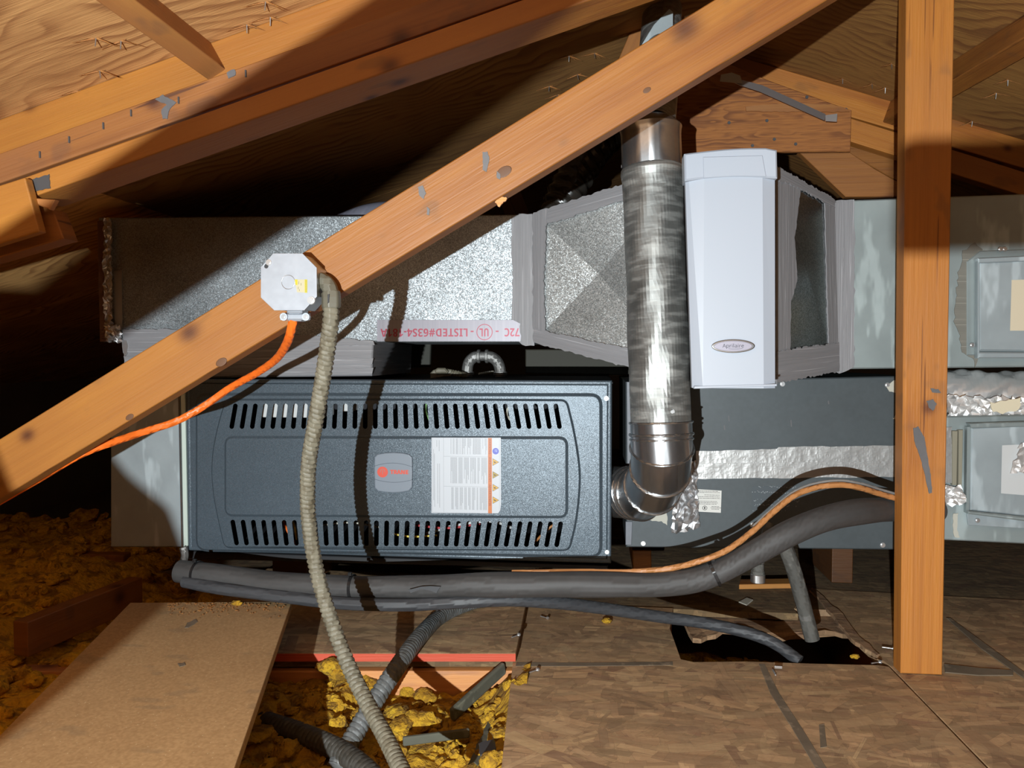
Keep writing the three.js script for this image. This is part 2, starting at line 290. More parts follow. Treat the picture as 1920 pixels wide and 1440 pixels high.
function sweep(pts, radius, { seg = 120, rad = 20, cap = true, tension = 0.5, flat = 1 } = {}) {
  const cu = new THREE.CatmullRomCurve3(pts, false, 'centripetal', tension), N = 4000, raw = [], len = [0];
  for (let i = 0; i <= N; i++) { raw.push(cu.getPoint(i / N)); if (i) len.push(len[i - 1] + raw[i].distanceTo(raw[i - 1])); }
  const L = len[N], line = []; for (let i = 0, k = 0; i <= seg; i++) { const s = i / seg * L; while (k < N - 1 && len[k + 1] < s) k++; line.push(raw[k].clone().lerp(raw[k + 1], Math.min(1, (s - len[k]) / Math.max(1e-9, len[k + 1] - len[k])))); }
  const pos = [], uv = [], idx = []; let nrm = null; const T = V(), P = V();
  for (let i = 0; i <= seg; i++) {
    P.copy(line[i]); T.copy(line[Math.min(seg, i + 1)]).sub(line[Math.max(0, i - 1)]).normalize();
    if (!nrm) { nrm = V(0.3, 0.2, 1); } nrm.addScaledVector(T, -nrm.dot(T)).normalize(); const bin = T.clone().cross(nrm);
    for (let j = 0; j <= rad; j++) {
      const th = j / rad * Math.PI * 2, r = typeof radius === 'function' ? radius(i / seg * L, th, i / seg) : radius, c = Math.cos(th) * r * flat, s = Math.sin(th) * r;
      pos.push(P.x + nrm.x * c + bin.x * s, P.y + nrm.y * c + bin.y * s, P.z + nrm.z * c + bin.z * s); uv.push(i / seg * L, j / rad * 0.1);
    }
  }
  for (let i = 0; i < seg; i++) for (let j = 0; j < rad; j++) { const a = i * (rad + 1) + j, b = a + rad + 1; idx.push(a, a + 1, b, b, a + 1, b + 1); }
  if (cap) for (const e of [0, seg]) { const k = pos.length / 3; P.copy(line[e]); pos.push(P.x, P.y, P.z); uv.push(0, 0); for (let j = 0; j < rad; j++) { const a = e * (rad + 1) + j; if (e) idx.push(k, a, a + 1); else idx.push(k, a + 1, a); } }
  const g = new THREE.BufferGeometry(); g.setAttribute('position', new THREE.Float32BufferAttribute(pos, 3)); g.setAttribute('uv', new THREE.Float32BufferAttribute(uv, 2)); g.setIndex(idx); g.computeVertexNormals(); return toCreasedNormals(g, 1.0);
}
const P3 = (list) => list.map(([x, y, Z]) => PZ(x, y, Z));
function lathe(profile, a, dir, seg = 40) {                // profile [[radius, along]], turned about dir through a
  const g = new THREE.LatheGeometry(profile.map(([r, h]) => new THREE.Vector2(r, h)), seg), n = toCreasedNormals(g, 0.6);
  n.applyQuaternion(new THREE.Quaternion().setFromUnitVectors(UP, dir.clone().normalize())); n.translate(a.x, a.y, a.z); return n;
}
const plain = (g) => { g = g.index ? g.toNonIndexed() : g; for (const k of Object.keys(g.attributes)) if (!['position', 'normal', 'uv'].includes(k)) g.deleteAttribute(k); if (!g.attributes.uv) g.setAttribute('uv', new THREE.Float32BufferAttribute(new Float32Array(g.attributes.position.count * 2), 2)); return g; };
const join = (list) => mergeGeometries(list.map(plain));
function screwGeo(at, dir = V(0, 0, 1), s = 1) {
  const head = new THREE.CylinderGeometry(0.0036 * s, 0.0038 * s, 0.003 * s, 6), washer = new THREE.CylinderGeometry(0.0052 * s, 0.0058 * s, 0.0012 * s, 16); head.translate(0, 0.002 * s, 0); washer.translate(0, 0.0004 * s, 0);
  const g = join([head, washer]); g.applyQuaternion(new THREE.Quaternion().setFromUnitVectors(UP, dir)); g.translate(at.x, at.y, at.z); return g;
}
// crumpled foil: a creased grid between four sighted corners (tl, tr, br, bl)
function crumple(c, Z, amp, nx, ny, s) {
  const pos = [], P4 = c.map(([x, y, dz = 0]) => PZ(x, y, Z + dz)), grid = [];
  for (let j = 0; j <= ny; j++) for (let i = 0; i <= nx; i++) {
    const u = i / nx, v = j / ny, e = (i === 0 || j === 0 || i === nx || j === ny), p = P4[0].clone().lerp(P4[1], u).lerp(P4[3].clone().lerp(P4[2], u), v), k = hash(i, j, s), m = hash(i + 50, j, s), n = hash(i, j + 90, s), w = P4[0].distanceTo(P4[1]) / nx;
    p.x += (k - 0.5) * w * 1.1; p.y += (m - 0.5) * w * (e ? 1.6 : 1.1); p.z += amp * (0.9 * n + 1.1 * fbm(0.1 + u * 0.5, 0.1 + v * 0.5, 9, 9, s, 2)); grid.push(p);
  }
  for (let j = 0; j < ny; j++) for (let i = 0; i < nx; i++) { const a = grid[j * (nx + 1) + i], b = grid[j * (nx + 1) + i + 1], d = grid[(j + 1) * (nx + 1) + i], e = grid[(j + 1) * (nx + 1) + i + 1]; for (const p of hash(i, j, s + 3) > 0.5 ? [a, d, b, b, d, e] : [a, d, e, a, e, b]) pos.push(p.x, p.y, p.z); }
  const g = new THREE.BufferGeometry(); g.setAttribute('position', new THREE.Float32BufferAttribute(pos, 3)); g.computeVertexNormals(); return projUV(g);
}
// sloping sheet: a quad of four points (tl, tr, br, bl), and slabs laid on it
const bil = (q, u, v, off = 0) => { const a = q[0].clone().lerp(q[1], u), b = q[3].clone().lerp(q[2], u), n = q[1].clone().sub(q[0]).cross(q[3].clone().sub(q[0])).normalize().negate(); return a.lerp(b, v).addScaledVector(n, off); };
function slab(q, poly, off, thick) {
  const c = poly.map(([u, v]) => new THREE.Vector2(u, v)); if (!THREE.ShapeUtils.isClockWise(c)) { c.reverse(); poly = poly.slice().reverse(); }
  const tri = THREE.ShapeUtils.triangulateShape(c, []), top = poly.map(([u, v]) => bil(q, u, v, off)), bot = poly.map(([u, v]) => bil(q, u, v, off - thick)), pos = [], uv = [], W = q[0].distanceTo(q[1]), H = q[0].distanceTo(q[3]);
  const add = (p, u, v) => { pos.push(p.x, p.y, p.z); uv.push(u * W, v * H); };
  for (const t of tri) { for (const k of [t[0], t[1], t[2]]) add(top[k], ...poly[k]); for (const k of [t[0], t[2], t[1]]) add(bot[k], ...poly[k]); }
  for (let i = 0; i < poly.length; i++) { const j = (i + 1) % poly.length; for (const [p, k] of [[top, i], [bot, i], [top, j], [top, j], [bot, i], [bot, j]]) add(p[k], ...poly[k]); }
  const g = new THREE.BufferGeometry(); g.setAttribute('position', new THREE.Float32BufferAttribute(pos, 3)); g.setAttribute('uv', new THREE.Float32BufferAttribute(uv, 2)); g.computeVertexNormals(); return g;
}
// ------------------------------------------------------------------ the attic shell
const l0 = PZ(0, 223, 1.33), l1 = PZ(640, -10, 1.33), r0 = PZ(1480, 133, 2.3), r1 = PZ(1880, 250, 2.3);
const sl = (l1.y - l0.y) / (l1.x - l0.x), il = l0.y - sl * l0.x, sr = (r1.y - r0.y) / (r1.x - r0.x), ir = r0.y - sr * r0.x;
const RIDGE = (ir - il) / (sl - sr), nL = V(-sl, 1, 0).normalize(), nR = V(-sr, 1, 0).normalize(), dL = nL.dot(l0), dR = nR.dot(r0);
const onL = (px, py) => PP(px, py, nL, dL), onR = (px, py) => PP(px, py, nR, dR);
const ceiling = structure('ceiling');
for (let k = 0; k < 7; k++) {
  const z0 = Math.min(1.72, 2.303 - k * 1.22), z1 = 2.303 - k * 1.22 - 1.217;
  for (const [x0, x1, s, i, m] of [[-3.2, -1.252, sl, il, k < 3 ? M.deck : M.deckLit], [-1.25, RIDGE, sl, il, k < 3 ? M.deck : M.deckShade], [RIDGE, 3.2, sr, ir, M.deckOld]]) {
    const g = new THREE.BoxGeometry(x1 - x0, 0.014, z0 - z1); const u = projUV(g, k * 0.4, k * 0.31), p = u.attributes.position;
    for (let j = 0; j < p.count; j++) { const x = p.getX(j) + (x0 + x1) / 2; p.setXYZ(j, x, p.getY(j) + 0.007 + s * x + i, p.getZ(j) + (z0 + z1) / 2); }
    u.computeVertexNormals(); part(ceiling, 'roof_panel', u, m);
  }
}
const nailGeo = (() => { const s = new THREE.CylinderGeometry(0.0013, 0.0008, 0.016, 6); s.translate(0, -0.006, 0); return s; })();
const splinterGeo = (() => { const l = []; for (let k = 0; k < 4; k++) { const c = new THREE.ConeGeometry(0.0028, rnd(0.03, 0.055), 4); c.scale(1, 1, 0.35); c.translate(0, 0.016, 0); c.rotateZ(rnd(0.95, 1.45)); c.rotateY([0.1, 2.9, -0.35, 2.2][k] + rnd(-0.3, 0.3)); c.rotateX(Math.PI); l.push(c); } return join(l); })();
function nail(p, m) { const n = part(ceiling, 'nail', nailGeo, M.steel); n.position.copy(p); n.rotation.set(rnd(-0.2, 0.2), rnd(0, 3), rnd(-0.2, 0.2)); const s = part(ceiling, 'splinter', splinterGeo, m); s.position.copy(p); s.position.y += 0.001; s.rotation.y = rnd(-0.4, 0.4); }
for (const [x, y] of [[180, 72], [227, 77], [187, 133], [150, 170], [463, 47], [507, 33], [498, 4], [615, 3], [1067, 105], [1083, 140], [1030, 162], [1183, 62], [1045, 178], [1115, 100]]) nail(onL(x, y), M.paleWood);
for (const [x, y] of [[1660, 165], [1672, 120], [1635, 158], [1823, 228], [1580, 148], [1868, 175], [1890, 150], [1880, 100]]) nail(onR(x, y), M.paleWood);

const wallBox = (n, ...a) => { const s = structure(n); part(s, 'wall_sheet', box(...a, 0.002), M.plaster); };
wallBox('wall_left', -3.25, -3.15, -0.3, 0.7, -5.5, 1.8); wallBox('wall_right', 3.15, 3.25, -0.3, 0.8, -5.5, 1.8);
wallBox('wall_back', -3.25, 3.25, -0.3, 1.9, -5.6, -5.5); wallBox('wall_front', -3.25, 3.25, -0.3, 1.9, 1.72, 1.8);

// the floor: loose sheets of strand board over joists, with two openings
const floor = structure('floor');
part(floor, 'ceiling_board', box(-3.25, 3.25, -0.22, -0.20, -5.6, 1.8), M.plaster);
const sheet = (pts, y, t, m = M.osb) => part(floor, 'floor_panel', level(pts, y, t), m);
const W2 = (list) => new THREE.Shape(list.map(([x, z]) => new THREE.Vector2(x, -z)));
const xz = (px, py, y) => { const p = PY(px, py, y); return [p.x, p.z]; };
// sheet ahead, between the pit and the seam
part(floor, 'floor_panel', levelShape(W2([xz(984, 1137, 0), [-0.16, -2.02], [0.20, -2.02], xz(1256, 1177, 0), xz(1266, 1205, 0), xz(1277, 1236, 0), xz(1300, 1241, 0), xz(1400, 1240, 0), xz(1520, 1244, 0), xz(1646, 1247, 0), xz(1667, 1250, 0), xz(1849, 1438, 0), [0.62, -0.4], [0.62, 1.7], [-0.05, 1.7], xz(940, 1440, 0), xz(962, 1238, 0)]), 0, 0.018), M.osb);
// sheet under the post, to the right
part(floor, 'floor_panel', levelShape(W2([xz(1520, 1104, -0.002), xz(1562, 1140, -0.002), xz(1600, 1190, -0.002), xz(1640, 1226, -0.002), xz(1670, 1250, -0.002), xz(1853, 1438, -0.002), [0.626, -0.4], [0.626, 1.7], [3.1, 1.7], [3.1, -2.06], [0.52, -2.06]]), -0.002, 0.02), M.osb);
// sheets behind, under the air handler
part(floor, 'floor_panel', levelShape(W2([[-0.16, -2.024], [0.52, -2.024], [0.52, -2.064], [3.1, -2.064], [3.1, -5.5], [-1.6, -5.5], [-1.6, -2.2], [-0.16, -2.2]]), -0.004, 0.018), M.osbOld);
// double layer left of it: the upper sheet has a red-sprayed edge
const e0 = xz(520, 1225, 0.02), e1 = xz(967, 1225, 0.02), e2 = xz(985, 1137, 0.02);
part(floor, 'floor_panel', levelShape(W2([[-1.0, -1.535], e0, e1, e2, [-0.20, -2.19], [-1.0, -2.19]]), 0.02, 0.0185), M.osb);
{ const a = PY(505, 1225, 0.02), b = PY(967, 1225, 0.02); part(floor, 'painted_edge', lumberGeo(V(a.x, 0.0108, a.z + 0.0015), V(b.x, 0.0108, b.z + 0.0015), 0.0172, 0.002, UP, 0.0005), M.redEdge, 'edge of the upper floor sheet sprayed red'); }
part(floor, 'floor_panel', levelShape(W2([[-1.0, -1.545], [e0[0], e0[1] - 0.012], [e1[0], e1[1] - 0.012], [e2[0], e2[1]], [-0.20, -2.19], [-1.0, -2.19]]), 0.001, 0.016), M.osbOld);
// joists that carry the sheets
const jo = (x0, x1, z0, z1, m) => part(floor, 'joist', box(x0, x1, -0.20, -0.019, z0, z1, 0.003, Math.abs(z1 - z0) > Math.abs(x1 - x0)), m);
{ const a = PY(505, 1257, -0.019), b = PY(960, 1257, -0.019); part(floor, 'joist', lumberGeo(V(a.x - 0.6, -0.105, a.z + 0.07), V(b.x + 0.02, -0.105, b.z - 0.002), 0.17, 0.038, UP), M.salmon); }
jo(-0.14, -0.10, -1.95, 1.5, M.firPale); jo(-0.80, -0.76, -1.75, 1.5, M.brown); jo(0.66, 0.70, -5, 1.5, M.brown); jo(0.15, 0.19, -5, -1.95, M.brown);
// dark lines and stains walked into the floor
const stain = (pts) => { const m = part(floor, 'stain', level(pts, 0.0006, 0.0022), M.stain); return m; };
stain([[1422, 1244], [1434, 1244], [1462, 1300], [1508, 1370], [1552, 1442], [1530, 1442], [1485, 1366], [1444, 1300]]);
stain([[1535, 1358], [1546, 1356], [1551, 1400], [1538, 1402]]);
stain([[968, 1241], [1100, 1242], [1262, 1240], [1262, 1247], [1100, 1249], [966, 1249]]);
stain([[1774, 1158], [1782, 1158], [1850, 1208], [1924, 1262], [1924, 1274], [1840, 1216]]);
stain([[1770, 1244], [1838, 1252], [1900, 1256], [1900, 1266], [1835, 1266], [1772, 1260]]);

// ------------------------------------------------------------------ loose pieces round the cut opening
function roughSheet(pts, y, thick, tilt, m) { const g = level(pts, y, thick), p = g.attributes.position; for (let i = 0; i < p.count; i++) p.setY(i, p.getY(i) + tilt(p.getX(i), p.getZ(i))); g.computeVertexNormals(); return g; }
solo('broken_board', roughSheet(jag([[1255, 1120], [1345, 1102], [1400, 1096], [1505, 1098], [1560, 1145], [1592, 1188], [1520, 1190], [1440, 1184], [1420, 1194], [1370, 1184], [1300, 1190]], 14, 2.5), -0.024, 0.012, (x, z) => 0.012 * Math.sin(x * 31) * Math.sin(z * 27), M.osbFlap), M.osbFlap, 'weathered broken strip of floor sheet behind the dark cut opening in the floor', 'board');
solo('floor_edge_splinter', level(jag([[1516, 1104], [1524, 1102], [1572, 1142], [1604, 1184], [1648, 1226], [1642, 1230], [1596, 1196], [1560, 1150]], 12, 2), 0.002, 0.01), M.osbFlap, 'pale torn sliver of wood along the right edge of the floor opening', 'splinter');
solo('thin_lath', level([[1388, 1086], [1510, 1084], [1510, 1094], [1386, 1096]], 0.012, 0.014), M.paleWood, 'pale thin wooden lath lying on the floor under the dark grey cabinet', 'lath');

// ------------------------------------------------------------------ roof framing
function stick(name, label, group, A, B, Z, w, t, m, { edge = 'mid', ea = 0, eb = 0, category = 'beam', group2 } = {}) {
  let a = PZ(A[0], A[1], Z), b = PZ(B[0], B[1], Z); const X = b.clone().sub(a).normalize(), Y = UP.clone().addScaledVector(X, -UP.dot(X)).normalize();
  a.addScaledVector(X, -ea); b.addScaledVector(X, eb); const o = edge === 'top' ? -w / 2 : edge === 'bottom' ? w / 2 : 0; a.addScaledVector(Y, o); b.addScaledVector(Y, o);
  return solo(name, lumberGeo(a, b, w, t, UP), m, label, category, group);
}
// the big diagonal across the picture, with mastic dabs
{
  const t = thing('truss_web', 'long orange diagonal timber crossing in front of the ducts, carrying the octagonal box', 'beam');
  const a = PZ(0, 935, 1.19), b = PZ(1280, 163, 1.19), X = b.clone().sub(a).normalize(), Y = UP.clone().addScaledVector(X, -UP.dot(X)).normalize();
  a.addScaledVector(X, -0.35).addScaledVector(Y, 0.0445); b.addScaledVector(X, 0.46).addScaledVector(Y, 0.0445);
  part(t, 'timber', lumberGeo(a, b, 0.089, 0.038, UP), M.fir);
  const dab = (pts) => part(t, 'sealant_smear', prism(jag(pts, 5, 0.8), 1.1885, 0.002, 0), M.greyDab, 'grey smear of duct sealant');
  dab([[905, 285], [914, 284], [918, 300], [912, 322], [905, 318]]); dab([[784, 350], [793, 348], [798, 362], [794, 374], [786, 366]]); dab([[931, 320], [938, 326], [938, 336], [932, 334]]); dab([[800, 388], [805, 392], [804, 404], [800, 402]]);
  part(t, 'splinter', prism(jag([[928, 378], [940, 368], [952, 372], [944, 379], [936, 388]], 3, 1.5), 1.195, 0.004, 0), M.paleWood, 'pale torn splinter');
  for (const [x, y, r] of [[945, 322, 0.010], [1213, 169, 0.005], [415, 679, 0.008], [243, 782, 0.006]]) { const g = new THREE.SphereGeometry(r, 16, 10); g.scale(1.3, 0.8, 0.05); g.rotateZ(0.5); const p = PZ(x, y, 1.1895); g.translate(p.x, p.y, p.z); part(t, 'knot', projUV(g), M.knot, 'dark knot in the timber'); }
}
stick('roof_rafter', 'rearmost rafter of the stacked rafters at upper left, directly under the roof sheathing', null, [0, 223], [640, -10], 1.33, 0.089, 0.038, M.firRoof, { edge: 'top', ea: 0.6, eb: 0.72 });
{
  const t = thing('roof_rafter', 'purplish brown middle member of the stacked rafters at upper left, with staples', 'beam');
  const a = PZ(0, 287, 1.29), b = PZ(430, 133, 1.29), X = b.clone().sub(a).normalize(), Y = UP.clone().addScaledVector(X, -UP.dot(X)).normalize();
  part(t, 'timber', lumberGeo(a.clone().addScaledVector(X, -0.6).addScaledVector(Y, -0.026), b.clone().addScaledVector(X, 0.98).addScaledVector(Y, -0.026), 0.052, 0.038, UP), M.firPlum);
  for (const [x, y] of [[75, 290], [194, 236], [246, 212], [335, 188], [461, 138], [130, 262]]) { const p = PZ(x, y, 1.289); part(t, 'staple', box(p.x - 0.0012, p.x + 0.0012, p.y - 0.006, p.y + 0.006, p.z - 0.002, p.z + 0.002, 0.0005), M.plate); }
  part(t, 'tar_smear', prism(jag([[290, 186], [306, 178], [330, 192], [318, 204], [314, 222], [304, 222], [302, 206], [312, 196]], 5, 1), 1.2885, 0.0015, 0), M.greyDab, 'dark tar mark');
  part(t, 'tar_smear', prism(jag([[424, 136], [440, 129], [442, 140], [428, 148]], 5, 1), 1.2885, 0.0015, 0), M.greyDab, 'dark tar mark');
}
{
  const t = thing('roof_rafter', 'lowest of the stacked rafters at upper left, a black nail plate at its end', 'beam');
  const a = PZ(43, 333, 1.25), b = PZ(640, 120, 1.25), X = b.clone().sub(a).normalize(), Y = UP.clone().addScaledVector(X, -UP.dot(X)).normalize();
  part(t, 'timber', lumberGeo(a.clone().addScaledVector(Y, -0.019), b.clone().addScaledVector(X, 0.95).addScaledVector(Y, -0.019), 0.038, 0.085, UP), M.firRoof);
  part(t, 'nail_plate', prism(jag([[52, 338], [92, 327], [94, 352], [55, 362]], 4, 1), 1.2485, 0.002, 0), M.plate, 'black toothed metal plate');
}
stick('roof_rafter', 'square-cut board end under the stacked rafters at the left edge of the picture', null, [0, 402], [60, 383], 1.226, 0.098, 0.019, M.firRoof, { ea: 0.3 });
solo('rafter_tail', prism([[62, 383], [98, 392], [119, 447], [28, 474], [-60, 500], [-60, 440]], 1.262, 0.04), M.brown, 'dark brown timber end behind the square-cut board at the left edge', 'beam');
solo('wood_shim', prism([[61, 371], [102, 374], [92, 393], [64, 381]], 1.242, 0.014), M.paleWood, 'small pale wood shim wedged under the end of the lowest stacked rafter', 'shim');
{ // blocking between the rafters, running towards the viewer
  const p = PZ(387, 148, 1.33), q = PZ(427, 133, 1.33), x = (p.x + q.x) / 2, y = (p.y + q.y) / 2;
  solo('roof_block', lumberGeo(V(x, y, -1.332), V(x, y, -0.15), 0.038, 0.087, V(-nL.y, nL.x, 0).applyAxisAngle(V(0, 0, 1), 0.23)), M.firPale, 'two by four block under the plywood roof at upper left, meeting the stacked rafters', 'beam');
}
// upright post on the right
{
  const t = thing('post', 'upright orange two by four post standing on the floor at right, smeared with grey sealant', 'post');
  part(t, 'timber', prism([[1702, -330], [1796, -330], [1767, 1266], [1689, 1263]], 1.654, 0.042, 0.002, true), M.post);
  const dab = (pts) => part(t, 'sealant_smear', prism(jag(pts, 5, 0.8), 1.6525, 0.002, 0), M.greyDab, 'grey smear of duct sealant');
  dab([[1712, 803], [1722, 800], [1733, 820], [1738, 850], [1745, 890], [1748, 924], [1742, 926], [1734, 888], [1724, 852], [1714, 826]]); dab([[1738, 752], [1750, 748], [1756, 758], [1750, 770], [1742, 764]]); dab([[1744, 728], [1760, 730], [1764, 736], [1748, 736]]);
}
// far truss on the right
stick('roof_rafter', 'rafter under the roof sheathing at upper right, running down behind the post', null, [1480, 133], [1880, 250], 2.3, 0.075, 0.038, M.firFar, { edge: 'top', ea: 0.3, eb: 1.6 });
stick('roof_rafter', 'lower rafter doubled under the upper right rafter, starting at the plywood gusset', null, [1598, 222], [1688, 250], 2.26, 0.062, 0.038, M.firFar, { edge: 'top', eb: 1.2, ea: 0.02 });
{
  const t = thing('plywood_gusset', 'reddish plywood gusset plate with nail heads above the white humidifier', 'gusset plate');
  part(t, 'sheet', prism([[1230, 60], [1440, 150], [1500, 172], [1597, 207], [1595, 284], [1345, 286], [1230, 290]], 2.22, 0.016), M.ply);
  for (const [x, y] of [[1367, 230], [1438, 226], [1513, 182], [1452, 261], [1492, 270], [1411, 273], [1586, 205]]) { const p = PZ(x, y, 2.2195), g = new THREE.CylinderGeometry(0.0042, 0.0048, 0.0016, 10); g.rotateX(Math.PI / 2); g.translate(p.x, p.y, p.z); part(t, 'nail_head', g, M.plate); }
}
solo('gusset_lip', prism(jag([[1398, 200], [1480, 193], [1562, 196], [1597, 207], [1594, 210], [1500, 210], [1400, 208]], 8, 1), 2.215, 0.006, 0), M.firPale, 'pale splintered strip across the plywood gusset plate', 'splinter');
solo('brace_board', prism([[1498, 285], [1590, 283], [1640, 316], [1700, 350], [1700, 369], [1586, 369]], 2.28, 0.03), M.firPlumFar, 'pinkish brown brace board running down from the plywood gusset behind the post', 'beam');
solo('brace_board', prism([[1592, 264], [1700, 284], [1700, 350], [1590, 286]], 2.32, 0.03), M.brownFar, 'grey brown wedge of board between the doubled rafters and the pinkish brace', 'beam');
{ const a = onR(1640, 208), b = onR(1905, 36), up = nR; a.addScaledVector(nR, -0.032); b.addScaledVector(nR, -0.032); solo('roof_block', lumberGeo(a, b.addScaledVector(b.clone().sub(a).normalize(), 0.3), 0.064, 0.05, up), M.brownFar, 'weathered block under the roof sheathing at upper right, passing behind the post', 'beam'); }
// metal strap bent over the gusset
{
  const t = thing('metal_strap', 'bent galvanized pipe strap hanging across the plywood gusset', 'strap');
  part(t, 'band', prism([[1352, 143], [1392, 150], [1430, 160], [1548, 214], [1546, 226], [1425, 172], [1388, 160]], 2.1, 0.002, 0), M.strap); part(t, 'bent_end', prism([[1548, 216], [1570, 213], [1569, 228], [1548, 227]], 2.09, 0.003, 0), M.screw); part(t, 'bent_end', prism([[1352, 140], [1372, 136], [1388, 142], [1392, 156], [1350, 152]], 2.09, 0.003, 0), M.bone);
}
solo('cable_clip', join([prism([[1614, -8], [1640, -6], [1644, 14], [1636, 22], [1628, 18]], 2.0, 0.012)]), M.bone, 'off-white plastic clip hanging at the top edge beside the post', 'clip');
// dim members behind
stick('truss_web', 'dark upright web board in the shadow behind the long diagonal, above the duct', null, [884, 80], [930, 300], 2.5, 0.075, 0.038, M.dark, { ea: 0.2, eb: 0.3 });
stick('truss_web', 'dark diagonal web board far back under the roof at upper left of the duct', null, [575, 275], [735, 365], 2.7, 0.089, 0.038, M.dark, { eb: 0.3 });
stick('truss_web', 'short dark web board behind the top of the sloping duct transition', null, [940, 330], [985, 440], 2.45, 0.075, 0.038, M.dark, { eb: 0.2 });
stick('truss_web', 'leaning brown board beside the white roof flashing at top centre', null, [1252, -40], [1187, 110], 1.95, 0.06, 0.03, M.brownFar, { ea: 0.1, eb: 0.1 });
stick('roof_rafter', 'low rafter near the eave at far left behind the duct', null, [-60, 505], [185, 536], 2.75, 0.06, 0.038, M.firFar, { ea: 0.5, eb: 0.05 });
// truss web beside the camera; unseen plate, strip and post added to cast shadows
{
  const t = structure('unseen_framing_1');
  part(t, 'truss_web', lumberGeo(V(-1.12, 0.239, 0.075), V(0.30, 1.063, 0.075), 0.065, 0.038, UP), M.fir);
  part(t, 'shade_plate', extrude(new THREE.Shape([[-1.6, 0.60], [-0.60, 0.586], [-0.535, 0.577], [-0.505, 0.535], [-0.496, 0.505], [-0.486, 0.482], [-0.474, 0.468], [-0.464, 0.460], [-0.453, 0.452], [-0.446, 0.446], [-0.442, 0.436], [-0.436, 0.42], [-0.43, 0.402], [-0.431, 0.394], [-0.44, 0.381], [-0.45, 0.37], [-0.47, 0.347], [-0.60, 0.20], [-0.60, 0.0], [-1.6, 0.0]].map(([x, y]) => new THREE.Vector2(x, y))), 0.012, 0.001, 0.106), M.ply);  // unseen plate, outline shaped to cast the rounded shadow at lower left
  part(t, 'shade_strip', box(-0.003, 1.3, 0.604, 0.664, 0.09, 0.109), M.fir); part(t, 'shade_strip_post', box(1.2, 1.29, 0, 1.2, 0.05, 0.089, 0.003, true), M.fir);  // unseen strip added to cast the dark band, with a post carrying it
}
